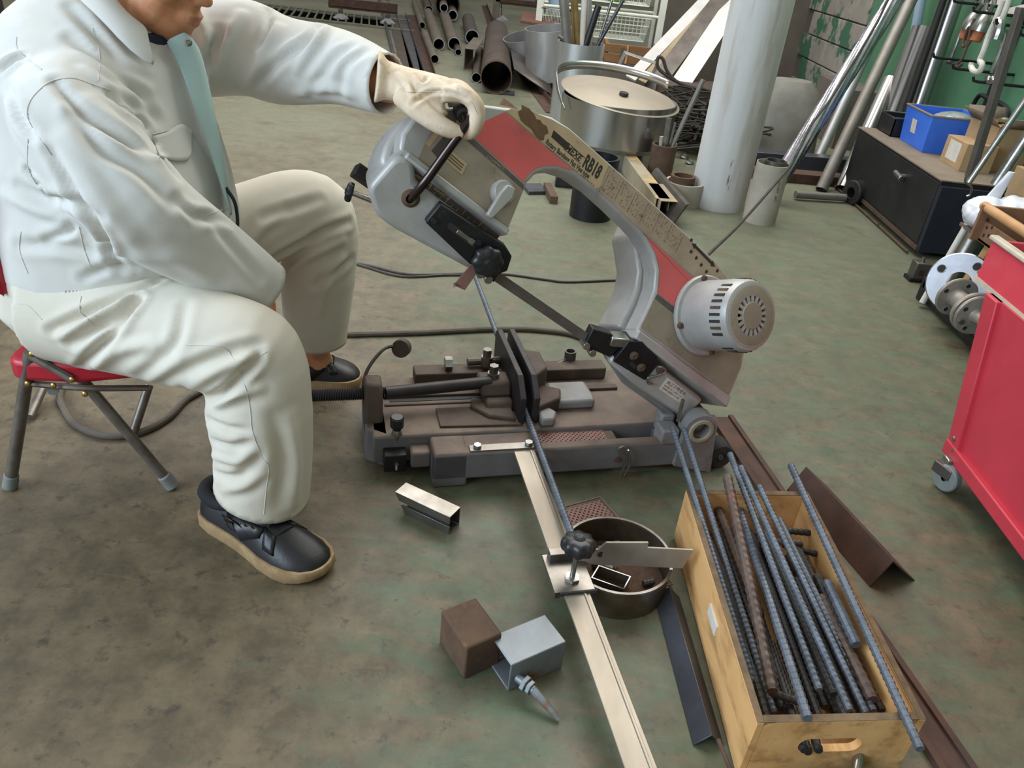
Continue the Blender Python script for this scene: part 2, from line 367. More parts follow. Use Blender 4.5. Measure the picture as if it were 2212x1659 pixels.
# coolant hose with magnet disc
hs = part(MB().tube([SW(-.15, .21, .1), SW(-.155, .215, .17), SW(-.14, .24, .21), SW(-.1, .28, .24), SW(-.065, .31, .235)], .0045, 8), 'sensor_stalk', 'cord')
part(MB().cyl(SW(-.045, .32, .225), SW(-.055, .295, .232), .024, .024, 24), 'sensor_disc', 'cast_brown', hs, bev=.002)
# chip tray of punched plate in the slot
def punched(F, u0, u1, v0, v1, z, hole, pitch, name, mat, parent):
    bm = bmesh.new(); nu = int((u1-u0)/pitch); nv = int((v1-v0)/pitch); vs = {}
    # cross-diagonal lattice: strips joining at nodes leave diamond holes
    mm = MB(F); wd_ = hole
    for i in range(nu+nv):
        for sgn in (1, -1):
            a0 = u0+(i-nv)*pitch if sgn > 0 else u0+i*pitch
            p = [(a0+t*pitch*sgn, v0+t*pitch) for t in range(nv+1)]
            p = [q for q in p if u0-1e-6 <= q[0] <= u1+1e-6]
            if len(p) < 2: continue
            (xa, ya), (xb, yb) = p[0], p[-1]; k = wd_*.7071; dx, dy = -sgn*0+(-k*1 if sgn > 0 else k), k
            z_ = z; z = z+(.0004 if sgn > 0 else 0)
            mm.add([(xa-dx, ya-dy, z), (xb-dx, yb-dy, z), (xb+dx, yb+dy, z), (xa+dx, ya+dy, z),
                    (xa-dx, ya-dy, z-.0015), (xb-dx, yb-dy, z-.0015), (xb+dx, yb+dy, z-.0015), (xa+dx, ya+dy, z-.0015)],
                   [(0, 1, 2, 3), (7, 6, 5, 4), (0, 4, 5, 1), (2, 6, 7, 3), (1, 5, 6, 2), (3, 7, 4, 0)]); z = z_
    mm.box(u0-.003, u1+.003, v0-.003, v0, z-.002, z+.001); mm.box(u0-.003, u1+.003, v1, v1+.003, z-.002, z+.001)
    mm.box(u0-.003, u0, v0, v1, z-.002, z+.001); mm.box(u1, u1+.003, v0, v1, z-.002, z+.001)
    return mm.build(name, mat, parent)
tr = punched(SW, .275, .455, .034, .086, .088, .0026, .0128, 'chip_tray', MATS['brown_plate'], saw); tr['label'] = 'brown perforated chip tray'
part(MB(SW).box(.274, .458, .033, .087, .06, .062), 'tray_floor', 'rubber', tr)
part(MB(SW).box(.458, .485, .034, .088, .05, .088), 'slot_end_block', 'cast_brown', bev=.004)
# corner adjuster with knob, left
adj = part(MB(SW).box(-.115, -.06, .052, .09, .018, .068), 'adjuster_block', 'black_metal', bev=.003)
part(MB().cyl(SW(-.085, .045, .045), SW(-.085, .06, .045), .005).cyl(SW(-.085, .044, .03), SW(-.085, .05, .044), .004), 'set_screw', 'zinc', adj)
part(MB().cyl(SW(-.08, .1, .1), SW(-.08, .1, .125), .007).lathe([(.012, .085), (.014, .1), (.01, .112)], SW(-.08, .1, 0), (0, 0, 1), 16), 'adjuster_stem', 'steel', adj)
part(MB().lathe([(0, .12), (.0155, .12), (.017, .124), (.017, .146), (.014, .15), (0, .15)], SW(-.08, .1, 0), (0, 0, 1), 24), 'knob', 'black_plastic', adj)
# rear roller wheel, right
whl = part(MB().lathe([(.012, 0), (.034, 0), (.038, .006), (.038, .05), (.034, .056), (.012, .056)], SW(.772, .0, .039), SV, 28), 'roller_wheel', 'rubber')
part(MB().lathe([(0, -.003), (.008, -.003), (.01, .004), (.022, .006), (.024, .0)], SW(.772, .0, .039), SV, 20), 'wheel_hub', 'mill_steel', whl)
part(MB().cyl(SW(.772, .03, .039), SW(.73, .12, .06), .022, .03), 'wheel_arm', 'cast_brown')
# spring clip on the front rail
cl = part(MB().tube([SW(.492, -.008, .092), SW(.48, -.008, .1), SW(.47, -.008, .088), SW(.492, -.01, .05), SW(.486, -.01, .012)], .003, 8, k=4)
          .tube([SW(.492, -.014, .092), SW(.505, -.014, .05), SW(.497, -.014, .012)], .003, 8, k=4), 'spring_clip', 'zinc')
part(MB().cyl(SW(.474, -.004, .055), SW(.474, .003, .055), .008, .008, 16), 'rivet', 'rust', cl)
# lever handle lying behind the bed (box key)
lv = part(MB().pipe(SW(.452, .39, .12), SW(.45, .39, .16), .017, .0125, 20), 'key_socket', 'mill_steel')
part(MB().tube([SW(.445, .385, .135), SW(.38, .36, .125), SW(.3, .34, .12)], .007, 8), 'key_arm', 'mill_steel', lv)
# --- stop bar with clamp, knob and stop plate
def bz(v): return .092+.042*v
def BR(u, v, h): return SW(u, v, bz(v)+h)
bar = part(MB(BR).prism([(.197, -.86), (.25, -.86), (.25, .005), (.197, .005)], 0, .006), 'stop_bar', 'bright_bar', bev=.001)
part(MB(BR).box(.237, .242, -.86, .0, .006, .0085), 'bar_rib', 'bright_bar', bar, bev=.0008)
bk = part(MB(SW).box(.088, .262, .004, .03, .1, .104), 'stop_bracket', 'steel', bev=.001)
for u in (.108, .238):
    part(MB().cyl(SW(u, .018, .104), SW(u, .018, .113), .011, .011, 6), 'bolt_head', 'zinc', bk, bev=.001)
cz = -.405
clp = part(MB(BR).box(.178, .262, cz-.05, cz+.055, .0065, .011).box(.178, .19, cz-.05, cz+.055, -.004, .011).box(.188, .262, cz+.032, cz+.052, .011, .03), 'stop_clamp', 'steel', bev=.0012)
part(MB(BR).box(.188, .265, cz-.054, cz-.05, .004, .012), 'clamp_lip', 'rubber', clp)
part(MB().cyl(BR(.222, cz-.018, .011), BR(.222, cz-.018, .018), .016, .016, 6).cyl(BR(.222, cz-.018, .01), BR(.225, cz-.012, .075), .0055), 'clamp_screw', 'zinc', clp)
kc = BR(.228, cz-.006, .075); kax = nrm(BR(.2255, cz-.011, .09)-BR(.222, cz-.018, .01))
def star_knob(c, axis, r, h, lobes, name, parent, depth=.12, hub=None):
    x, y, a = frame_of(axis); n = lobes*8; rings = []
    for k, (rs, z) in enumerate(((.6, 0), (.93, .08), (1, .3), (1, .62), (.93, .82), (.72, .96), (.4, 1.0))):
        rings.append([V3(c)+a*h*z+(x*math.cos(2*math.pi*i/n)+y*math.sin(2*math.pi*i/n))*r*rs*(1+(depth if rs > .65 else 0)*math.cos(lobes*2*math.pi*i/n)) for i in range(n)])
    kb = MB().loft(rings).build(name, MATS['black_plastic'], parent, ang=60)
    MB().lathe([(r*.34, h*.99), (r*.36, h*1.04), (r*.3, h*1.08), (r*.24, h*1.06), (r*.2, h*1.1), (0, h*1.1)], c, axis, 24).build('knob_cap', MATS['black_plastic'], kb)
    return kb
star_knob(kc, kax, .0335, .032, 8, 'clamp_knob', clp, .07)
def SPW(u, z, e): return SW(u, cz+.03+e-(u-.243)*.2, z+.042)
part(MB(SPW).prism([(.243, .078), (.286, .078), (.3, .098), (.385, .104), (.385, .09), (.48, .09), (.468, .038), (.25, .036)], 0, .005), 'stop_plate', 'plate_grey', clp, bev=.0008)
part(MB().cyl(SPW(.293, .066, -.0006), SPW(.293, .066, .0056), .0075, .0075, 18), 'plate_hole', 'ink', clp)
# --- swing head: cover casting
def rounded(poly, idx, r, n=5):
    out = []; N = len(poly)
    for i, p in enumerate(poly):
        if i not in idx: out.append(p); continue
        p = V3(p); a = V3(poly[i-1]); b = V3(poly[(i+1) % N]); rr = r if not isinstance(r, dict) else r[i]
        pa = p+nrm(a-p)*rr; pb = p+nrm(b-p)*rr
        out += [tuple((1-t)**2*pa+2*t*(1-t)*p+t*t*pb) for t in np.linspace(0, 1, n)]
    return out
INN = [(.35, .085), (.358, .175), (.36, .2), (.353, .225), (.336, .248), (.312, .266), (.27, .281), (.207, .286), (.145, .283), (.072, .277), (.03, .271), (-.014, .253), (-.046, .226), (-.065, .185), (-.07, .14), (-.068, .07)]
OUT = [(-.43, .07), (-.43, .16), (-.415, .21), (-.385, .27), (-.33, .315), (-.25, .34), (-.2, .349), (.0, .357), (.2, .364), (.33, .366), (.38, .358), (.44, .33), (.53, .277), (.6, .215), (.64, .165), (.647, .12), (.635, .085)]
FACE = INN+OUT
cov = part(MB(HD).prism(FACE, -.005, .05), 'head_cover', 'paint_silver', bev=.008, seg=3)
cov['label'] = 'C-shaped silver grey cover of the swing head'
INB = [(x-.004 if x > .3 else x, y) for x, y in INN]
part(MB(HD).prism([(-.052, .07), (-.056, .14), (-.052, .18), (-.038, .22), (-.012, .25), (.02, .285), (.02, .335), (-.2, .335), (-.33, .3), (-.4, .2), (-.42, .07)], -.1, -.004), 'wheel_housing', 'paint_silver', bev=.01, seg=3)
part(MB(HD).prism([(.37, .085), (.376, .2), (.37, .26), (.37, .335), (.4, .335), (.58, .2), (.62, .1)], -.08, -.004), 'wheel_housing', 'paint_silver', bev=.01, seg=3)
# prints on the face (flat)
def fp(poly, m, name, mat, parent=cov, F=HD):
    mm = MB(F); mm.add([(x, y, m) for x, y in poly], [tuple(range(len(poly)))]); return mm.build(name, MATS[mat], parent)
fp([(.595, .092), (.36, .089), (.357, .13), (.363, .178), (.527, .188), (.575, .2), (.6, .16)], .0506, 'dusty_lower_face', 'paint_dusty')
fp([(-.074, .085), (-.42, .08), (-.42, .16), (-.4, .21), (-.14, .163), (-.075, .165)], .0506, 'dusty_lower_face', 'paint_dusty')
fp([(.56, .2), (.527, .203), (.367, .19), (.362, .18), (.527, .19), (.565, .19)], .0509, 'grey_stripe', 'stripe_grey')
fp([(-.077, .178), (-.14, .178), (-.3, .17), (-.3, .16), (-.14, .163), (-.076, .165)], .0509, 'grey_stripe', 'stripe_grey')
fp([(.527, .206), (.368, .194), (.37, .205), (.362, .232), (.343, .255), (.318, .273), (.275, .289), (.48, .294), (.512, .245)], .051, 'red_panel', 'red_print')
fp([(.04, .279), (.028, .279), (-.02, .26), (-.054, .231), (-.074, .188), (-.077, .18), (-.14, .18), (-.28, .18), (-.28, .24), (-.15, .272)], .051, 'red_panel', 'red_print')
fp([(.278, .2915), (.48, .297), (.47, .31), (.42, .337), (.375, .352), (.33, .36), (.2, .358), (.196, .302), (.19, .29), (.21, .291)], .051, 'maker_label', 'beige_print')
fp([(.196, .29), (.145, .288), (.075, .283), (-.15, .275), (-.26, .25), (-.3, .24), (-.33, .305), (-.25, .332), (-.2, .343), (0, .351), (.198, .358)], .051, 'chart_label', 'beige_worn')
jag = [(.455, .335), (.45, .327), (.455, .318), (.448, .312), (.44, .306), (.425, .305), (.41, .306), (.395, .3), (.38, .299), (.372, .305), (.376, .315), (.37, .325), (.38, .335), (.392, .333), (.4, .336), (.41, .332), (.42, .338), (.436, .34)]
fp([(x, y-.004) for x, y in jag], .0515, 'worn_patch', 'ink_brown')
def HT(s0, t0, sx=1): return lambda x, y: HD(s0-x*sx, t0+y, .0515)
text('model_number', 'RB18', HT(.262, .3115), .046, MATS['ink'], cov, .52, .0016)
text('model_name', 'Rotary Bandsaw Flat Vise type', HT(.366, .2975), .0165, MATS['ink'], cov, .66, .0004)
fp([(.362, .3345), (.36, .3185), (.318, .3165), (.312, .3335)], .0514, 'logo_bar', 'ink')
text('maker_logo', 'MEXE', HT(.318, .3165), .0215, MATS['ink'], cov, .86, .0005, shear=.25)
fp([(.318, .3345), (.262, .3325), (.262, .331), (.318, .333)], .0514, 'logo_rule', 'ink'); fp([(.32, .3165), (.266, .3145), (.266, .313), (.32, .315)], .0514, 'logo_rule', 'ink')
random.seed(3)
mm = MB(HD)                                                     # small printed table of the cutting chart
for i in range(30):
    for j in range(11):
        s = .185-i*.0088-random.random()*.003; t = .298+j*.0052
        if t > .3455 or random.random() < .38 or (t < .29+(.185-s)*.0): continue
        ln = random.uniform(.001, .005); hh = random.choice((.0008, .0012, .0018))
        mm.add([(s, t, .0515), (s-ln, t, .0515), (s-ln, t+hh, .0515), (s, t+hh, .0515)], [(0, 1, 2, 3)])
for i in range(7): mm.add([(.19-i*.044, .294, .0514), (.1893-i*.044, .294, .0514), (.1893-i*.044, .35, .0514), (.19-i*.044, .35, .0514)], [(0, 1, 2, 3)])
pt = part(mm, 'chart_print', 'ink_brown', cov); pt['kind'] = 'stuff'
mm = MB(HD)
for i in range(26):
    s = .36-i*.0066; 
    if random.random() < .75: mm.add([(s, .2925, .0515), (s-.004, .2925, .0515), (s-.004, .2942, .0515), (s, .2942, .0515)], [(0, 1, 2, 3)])
part(mm, 'small_print', 'ink_brown', cov)['kind'] = 'stuff'
fp([(-.108, .341), (-.122, .349), (-.122, .3445), (-.19, .3385), (-.19, .343), (-.206, .333), (-.19, .3265), (-.19, .331), (-.122, .337), (-.122, .3325)], .0515, 'speed_arrow', 'ink')
for i, (s, t) in enumerate(((-.098, .347), (-.112, .322), (-.135, .318), (-.158, .312), (-.182, .307), (-.213, .328))):
    fp([(s, t), (s-.003, t+.007), (s-.006, t+.003), (s-.0085, t+.006), (s-.009, t-.001), (s-.005, t-.004), (s-.002, t-.005)], .0515, 'arrow_mark', 'ink')
st = fp([(.556, .126), (.5, .1225), (.5, .149), (.54, .1515), (.556, .145)], .0514, 'paper_sticker', 'beige_print')
for k in range(3): fp([(.55, .131+k*.006), (.506, .128+k*.006), (.506, .1305+k*.006), (.55, .1335+k*.006)], .0518, 'sticker_line', 'ink_brown', st)
fp([(.597, .13), (.588, .186), (.578, .19), (.586, .128)], .0509, 'rubbed_edge', 'beige_print')
fp([(.58, .125), (.566, .195), (.545, .19), (.562, .12)], .0508, 'rubbed_edge', 'stripe_grey')
text('caution_line', 'COMPACT', HT(.47, .1865), .009, MATS['beige_worn'], cov, 1.1)
# quarter-turn latch
lt = part(MB().lathe([(.026, .05), (.027, .062), (.023, .07), (0, .07)], HD(.405, .142, 0), HN, 24), 'cover_latch', 'paint_silver')
part(MB(HD).prism([(.412, .155), (.392, .158), (.388, .135), (.408, .072), (.422, .074), (.418, .13)], .068, .082), 'latch_lever', 'paint_silver', lt, bev=.003)
# ledge below the face and scale strip
part(MB(HD).prism([(.62, .079), (.35, .071), (.35, .088), (.62, .094)], -.01, .056), 'cover_ledge', 'paint_silver', bev=.004)
part(MB(HD).prism([(-.07, .052), (-.43, .042), (-.43, .074), (-.07, .075)], -.06, .056), 'cover_ledge', 'paint_silver', bev=.004)
sc = part(MB(LW).box(.352, .61, .058, .085, -.03, -.012), 'scale_strip', 'cast_brown', bev=.002)
for k in range(14):
    mm = MB(LW); s = .585-k*.015; mm.add([(s, .064, -.0116), (s-.001, .064, -.0116), (s-.001, .078 if k % 3 == 0 else .071, -.0116), (s, .078 if k % 3 == 0 else .071, -.0116)], [(0, 1, 2, 3)])
    mm.build('scale_tick', MATS['beige_print'], sc)
text('scale_figures', 'HARD  SOFT   ROUND 18', lambda x, y: LW(.583-x, .074+y, -.0116), .008, MATS['beige_print'], sc, 1.0)
# lower left guard with rounded nose
mm = MB(LW); mm.prism(rounded([(.352, .064), (.43, .064), (.575, .068), (.6, .1), (.636, .09), (.645, .0), (.6, -.036), (.55, -.038), (.365, -.02), (.352, .0)], (3, 4, 5, 6), .018), -.11, .006)
lg = part(mm, 'lower_guard', 'paint_silver', bev=.012, seg=3)
mm = MB(HD); mm.prism(rounded([(.56, .05), (.646, .05), (.657, .1), (.648, .17), (.6, .22), (.56, .2)], (1, 2, 3), .02), -.085, .012); part(mm, 'guard_end', 'paint_silver', bev=.014, seg=3)
# blade, guides
part(MB(LW).box(.0, .36, -.011, .012, -.0006, .0006), 'saw_blade', 'stripe_grey')
gb = part(MB(LW).prism([(.514, .066), (.516, .016), (.385, -.004), (.318, .01), (.305, .03), (.318, .062), (.345, .072)], .006, .03), 'guide_bracket', 'black_metal', bev=.003)
part(MB(LW).prism(rounded([(.475, .047), (.475, .033), (.4, .03), (.4, .045)], (0, 1, 2, 3), .006), .03, .0306), 'guide_slot', 'ink', gb)
part(MB(LW).box(.405, .452, .035, .044, .0306, .034), 'slide_bar', 'steel', gb, bev=.001)
part(MB(LW).box(.408, .42, .034, .046, .034, .036), 'slide_end', 'zinc', gb)
for s, q in ((.4, .046), (.505, .03)): part(MB().cyl(LW(s, q, .03), LW(s, q, .036), .006, .006, 14), 'cap_screw', 'black_plastic', gb)
star_knob(LW(.362, .026, .034), -SV, .033, .026, 8, 'guide_knob', gb, .06)
part(MB(LW).prism([(.375, -.004), (.352, -.006), (.349, -.062), (.377, -.066)], .012, .015).box(.375, .379, -.066, -.06, .012, .022), 'blade_shield', 'brown_plate', gb, bev=.0005)
for s, q in ((.345, -.012), (.322, -.012)):
    part(MB().cyl(LW(s, q, -.012), LW(s, q, .02), .0095, .0095, 20), 'guide_roller', 'zinc', gb, bev=.001)
part(MB(LW).prism([(.36, .0), (.305, -.012), (.312, .02), (.36, .02)], -.02, .012), 'roller_block', 'black_metal', gb, bev=.002)
# right hand guide arm and lower guard
rg = part(MB(LW).prism([(-.115, .05), (-.175, .048), (-.362, .042), (-.36, -.028), (-.175, -.028), (-.06, -.016), (-.06, .006), (-.115, .0)], -.075, .02), 'lower_guard', 'paint_silver', bev=.008)
part(MB(LW).prism([(-.06, -.016), (-.36, -.03), (-.35, -.05), (-.15, -.045)], -.07, -.002), 'guard_underside', 'paint_grey', rg, bev=.006)
ga = part(MB(LW).prism([(-.06, .058), (-.09, .075), (-.172, .058), (-.175, .0), (-.065, -.005)], -.03, .024), 'guide_bracket', 'black_metal', bev=.002)
for s, q in ((-.098, .036), (-.138, .022)): part(MB().lathe([(.004, .024), (.011, .024), (.012, .028), (.005, .033), (0, .03)], LW(s, q, 0), -SV, 16), 'cap_screw', 'rust', ga)
part(MB(LW).prism(rounded([(-.105, .022), (-.105, .012), (-.128, .008), (-.128, .018)], (0, 1, 2, 3), .004), .024, .0245), 'guide_slot', 'ink', ga)
part(MB(LW).prism([(-.02, .04), (-.062, .062), (-.075, .04), (-.03, .02)], -.02, .022), 'arm_top', 'zinc', ga, bev=.003)
part(MB(LW).prism([(.032, .03), (-.02, .045), (-.062, .03), (-.06, -.004), (-.01, -.012), (.02, -.012)], -.02, .012), 'guide_arm', 'black_metal', ga, bev=.003)
for s, q in ((.018, -.012), (-.008, -.018)):
    part(MB().cyl(LW(s, q, -.01), LW(s, q, .022), .009, .009, 20), 'guide_roller', 'zinc', ga, bev=.001)
hk = part(MB().lathe([(0, .03), (.011, .028), (.012, .02), (.005, .02)], LW(-.19, .044, 0), -SV, 16), 'hook_screw', 'rust')
part(MB().tube([LW(-.175, .047, .024), LW(-.185, .052, .026), LW(-.2, .05, .026), LW(-.19, .03, .027), LW(-.175, .012, .026), LW(-.185, .0, .026), LW(-.198, .004, .026)], .003, 8), 'hook', 'zinc', hk)
sk = fp([(-.222, .038), (-.304, .036), (-.307, .002), (-.227, .002)], .0204, 'caution_sticker', 'white_print', rg, LW)
text('sticker_text', '純正刃物使用', lambda x, y: LW(-.232-x, .0245+y, .0208), .0125, MATS['ink'], sk, .96)
for k in range(2): text('sticker_small_text', '専用替刃をご使用下さい' if k == 0 else '交換時は電源を切る事', lambda x, y: LW(-.231-x, .0155-k*.008+y, .0208), .0062, MATS['ink_brown'], sk, 1.05)
# motor
mc = (-.235, .208)
fl_ = part(MB().lathe([(0, .05), (.098, .05), (.102, .054), (.102, .06), (.098, .064), (0, .064)], HD(*mc, 0), HN, 40), 'motor_flange', 'paint_silver')
for a in (.9, 2.45, 4.0, 5.5):
    q = HD(mc[0]+.094*math.cos(a), mc[1]+.094*math.sin(a), .064); part(MB().lathe([(.008, 0), (.008, .003), (.006, .008), (0, .009)], q, HN, 12), 'flange_screw', 'rust', fl_)
mo = part(MB().lathe([(.088, .06), (.088, .155), (.089, .16), (.087, .195), (.082, .208), (.072, .212), (.047, .212), (.047, .2), (0, .2)], HD(*mc, 0), HN, 56), 'motor', 'paint_silver', ang=28)
for i in range(34):
    a = 2*math.pi*i/34
    if i % 11 in (9, 10): continue
    X, Y, _ = frame_of(HN); d = X*math.cos(a)+Y*math.sin(a); tt = -X*math.sin(a)+Y*math.cos(a)
    MB().obox(HD(*mc, .178)+d*.0875, HN*.016, tt*.0034, d*.0016).build('vent_slot', MATS['ink' if i % 3 else 'rust'], mo)
vr = part(MB().lathe([(.0, .2145), (.031, .2145), (.033, .212), (.033, .205)], HD(*mc, 0), HN, 30), 'fan_cap', 'paint_dusty', mo)
for i in range(18):
    a = 2*math.pi*i/18; X, Y, _ = frame_of(HN); d = X*math.cos(a)+Y*math.sin(a); tt = -X*math.sin(a)+Y*math.cos(a)
    MB().obox(HD(*mc, .209)+d*.0395, HN*.0035, tt*.0038, d*.0085).build('vent_bar', MATS['paint_silver'], mo)
part(MB().lathe([(.047, .2005), (0, .2005)], HD(*mc, 0), HN, 30), 'vent_dark', 'ink', mo)
part(MB().lathe([(.0475, .2125), (.07, .2126), (.076, .2105)], HD(*mc, 0), HN, 40), 'motor_end_dust', 'paint_dusty', mo)
# pivot side casting under the head
part(MB(LW).prism([(-.34, -.02), (-.43, .02), (-.45, -.02), (-.42, -.06), (-.38, -.06)], -.28, -.02), 'pivot_casting', 'paint_grey', bev=.012, seg=3)
# handle
h0 = LW(.563, .035, -.01); h1 = LW(.563, .035, .02); hb = SW(.04, .04, .868)
hdl = part(MB().tube([h0, h0*.5+h1*.5, h1*.75+hb*.25, h1*.35+hb*.65, h1*.12+hb*.88, hb+SV*.012, hb+SV*.045+SZ*.004, hb+SV*.1+SZ*.004, hb+SV*.16+SZ*.004], .0092, 14), 'lift_handle', 'chrome_dark')
part(MB().tube([hb+SV*.04+SZ*.004, hb+SV*.165+SZ*.004], .0155, 14), 'handle_grip', 'rubber', hdl, bev=.003)
part(MB().lathe([(.02, 0), (.016, .004), (.011, .006)], LW(.563, .035, .0055), -SV, 20), 'handle_socket', 'rust', hdl)
# adjusters sticking out of the head's far end
k1 = part(MB().cyl(HD(.56, .03, -.12), HD(.635, .016, -.135), .006), 'tension_rod', 'zinc')
star_knob(HD(.635, .016, -.135), HD(.6, .016, -.13)-HD(.54, .03, -.11), .02, .016, 6, 'tension_knob', k1, .1)
part(MB(HD).box(.55, .655, .05, .08, -.16, -.125), 'tension_block', 'black_metal', bev=.003)
# work piece in the vise
def rebar(p0, p1, r, pitch=None, n=10):
    """ribbed reinforcing bar: transverse ribs as real rings"""
    p0, p1 = V3(p0), V3(p1); L = np.linalg.norm(p1-p0); pt = pitch or r*1.55; k = max(3, int(L/pt)); prof = [(0, 0), (r*.9, 0)]
    for i in range(k):
        z = (i+.5)*L/k; prof += [(r*.9, z-pt*.3), (r*1.03, z-pt*.12), (r*1.03, z+pt*.12), (r*.9, z+pt*.3)]
    prof += [(r*.9, L), (0, L)]
    return MB().lathe(prof, p0, p1-p0, n)
tag(rebar(SW(.247, -.335, .113), SW(.29, 1.06, .113), .0078).build('rebar', MATS['rebar_blue'], ang=25), 'long blue-grey ribbed steel bar clamped in the bandsaw vise under the blade', 'rebar')
# ------------------------------------------------------------------ seated worker
mk('skin', (204, 146, 108), (186, 124, 90), 30, .5, 0, bump=.15, bscale=220, spec=.35, spot=[((160, 98, 74), 18, .62, .8)])
mk('jacket_cloth', (210, 210, 205), (202, 201, 195), 5, .9, 0, bump=.12, bscale=500, spec=.15, sheen=.1, spot=[((196, 190, 172), 3.2, .6, .85)])
mk('trouser_cloth', (212, 207, 194), (203, 197, 182), 5, .9, 0, bump=.12, bscale=500, spec=.15, spot=[((196, 186, 164), 3.5, .6, .8)])
mk('placket_cloth', (160, 184, 180), (150, 174, 172), 5, .9, 0, bump=.1, bscale=400, spec=.15)
mk('stitch', (206, 205, 200), None, rough=.9, spec=.1)
mk('zip_black', (26, 26, 28), None, rough=.6)
mk('glove_leather', (224, 208, 186), (206, 184, 156), 22, .75, 0, bump=.25, bscale=130, spec=.2, spot=[((150, 118, 84), 16, .6, .75)])
mk('shoe_leather', (24, 24, 26), (16, 16, 18), 24, .42, 0, bump=.2, bscale=180, rvar=.1)
mk('shoe_cloth', (24, 24, 28), (16, 16, 18), 40, .85)
mk('gum_sole', (164, 138, 100), (140, 114, 80), 30, .7, 0, bump=.2, bscale=150)
mk('hair', (70, 68, 66), (44, 42, 42), 60, .7, 0, bump=.5, bscale=240)
mk('brass', (150, 120, 70), None, rough=.35, metal=.9)
def ring(c, X, Y, n=28, p=2.0):
    out = []
    for i in range(n):
        a = 2*math.pi*i/n; ca, sa = math.cos(a), math.sin(a)
        out.append(V3(c)+V3(X)*math.copysign(abs(ca)**(2/p), ca)+V3(Y)*math.copysign(abs(sa)**(2/p), sa))
    return out
def limb(pts, radii, n=24, flat=None):
    """tapering limb through joints; rings perpendicular to the path"""
    P = catmull(pts, 5); m = len(P); R = np.interp(np.linspace(0, 1, m), np.linspace(0, 1, len(radii)), radii); rs = []
    x = None
    for i in range(m):
        t = nrm(P[min(i+1, m-1)]-P[max(i-1, 0)])
        if x is None: x = frame_of(t)[0]
        x = nrm(x-t*(x@t)); y = np.cross(t, x); rs.append(ring(P[i], x*R[i], y*R[i], n))
    return rs
def hring(cx, cy, cz, dep, wid, yaw, tilt=0, n=36, p=2.3):
    f = V3((math.cos(yaw), math.sin(yaw), 0)); s = V3((-math.sin(yaw), math.cos(yaw), 0)); f = f*math.cos(tilt)+V3((0, 0, math.sin(tilt)))
    return ring((cx, cy, cz), f*dep, s*wid, n, p)
NSH, NEL, NWR = V3((-.835, 1.385, .835)), V3((-.695, 1.325, .70)), V3((-.54, 1.45, .515))
FSH, FEL, FWR = V3((-.745, 1.80, .915)), V3((-.575, 1.785, .905)), V3((-.305, 1.645, .905))
NHP, NKN, NAN = V3((-.93, 1.41, .445)), V3((-.50, 1.30, .452)), V3((-.545, 1.285, .09))
FHP, FKN, FAN = V3((-.92, 1.67, .455)), V3((-.535, 1.90, .53)), V3((-.575, 1.925, .10))
HF = nrm((.93, -.1, -.35)); HU = nrm(V3((.35, 0, .93))-HF*(V3((.35, 0, .93))@HF)); HS = np.cross(HU, HF); HC = V3((-.76, 1.612, 1.093))
def hp(f, s, u): return HC+HF*f+HS*s+HU*u
def hel(m, f, s, u, rf, rs, ru): m.ell(hp(f, s, u), HF*rf, HS*rs, HU*ru, 18, 12)
m = MB()
hel(m, -.005, 0, .025, .098, .077, .1); hel(m, .03, 0, -.055, .068, .06, .06); hel(m, .074, 0, -.1, .032, .034, .028); hel(m, .05, 0, -.088, .055, .052, .042)
hel(m, .088, 0, -.066, .026, .032, .032); hel(m, .108, 0, -.058, .012, .024, .007); hel(m, .106, 0, -.074, .012, .022, .007)
m.loft(limb([hp(.085, 0, .03), hp(.1, 0, .005), hp(.118, 0, -.022)], [.009, .011, .014], 12)); hel(m, .12, 0, -.024, .014, .014, .013)
for s in (-1, 1):
    hel(m, .108, .013*s, -.03, .012, .009, .009); hel(m, .06, .042*s, -.022, .034, .03, .034); hel(m, .085, .032*s, .034, .014, .03, .01)
    hel(m, -.008, .078*s, -.004, .018, .009, .032); hel(m, .035, .045*s, -.075, .035, .018, .035)
m.loft(limb([(-.85, 1.59, .86), (-.825, 1.595, .94), hp(-.02, 0, -.07), hp(-.01, 0, 0)], [.075, .062, .06, .06]))
m.loft([hring(-.94, 1.53, .40, .13, .16, 0), hring(-.9, 1.53, .5, .15, .17, 0), hring(-.87, 1.55, .65, .16, .165, -.1), hring(-.87, 1.565, .78, .14, .165, -.2), hring(-.865, 1.575, .87, .1, .15, -.25), hring(-.85, 1.585, .92, .06, .08, -.25)])
m.loft(limb([NSH, NEL, NWR], [.055, .046, .032])); m.loft(limb([FSH, FEL, FWR, FWR+(.03, -.004, .002)], [.055, .046, .036, .034]))
m.loft(limb([NHP, NKN, NAN+(0, 0, .1), NAN, NAN+(.02, -.01, -.04)], [.085, .062, .05, .04, .04])); m.loft(limb([FHP, FKN, FAN+(0, 0, .1), FAN, FAN+(.02, 0, -.04)], [.085, .062, .05, .04, .04]))
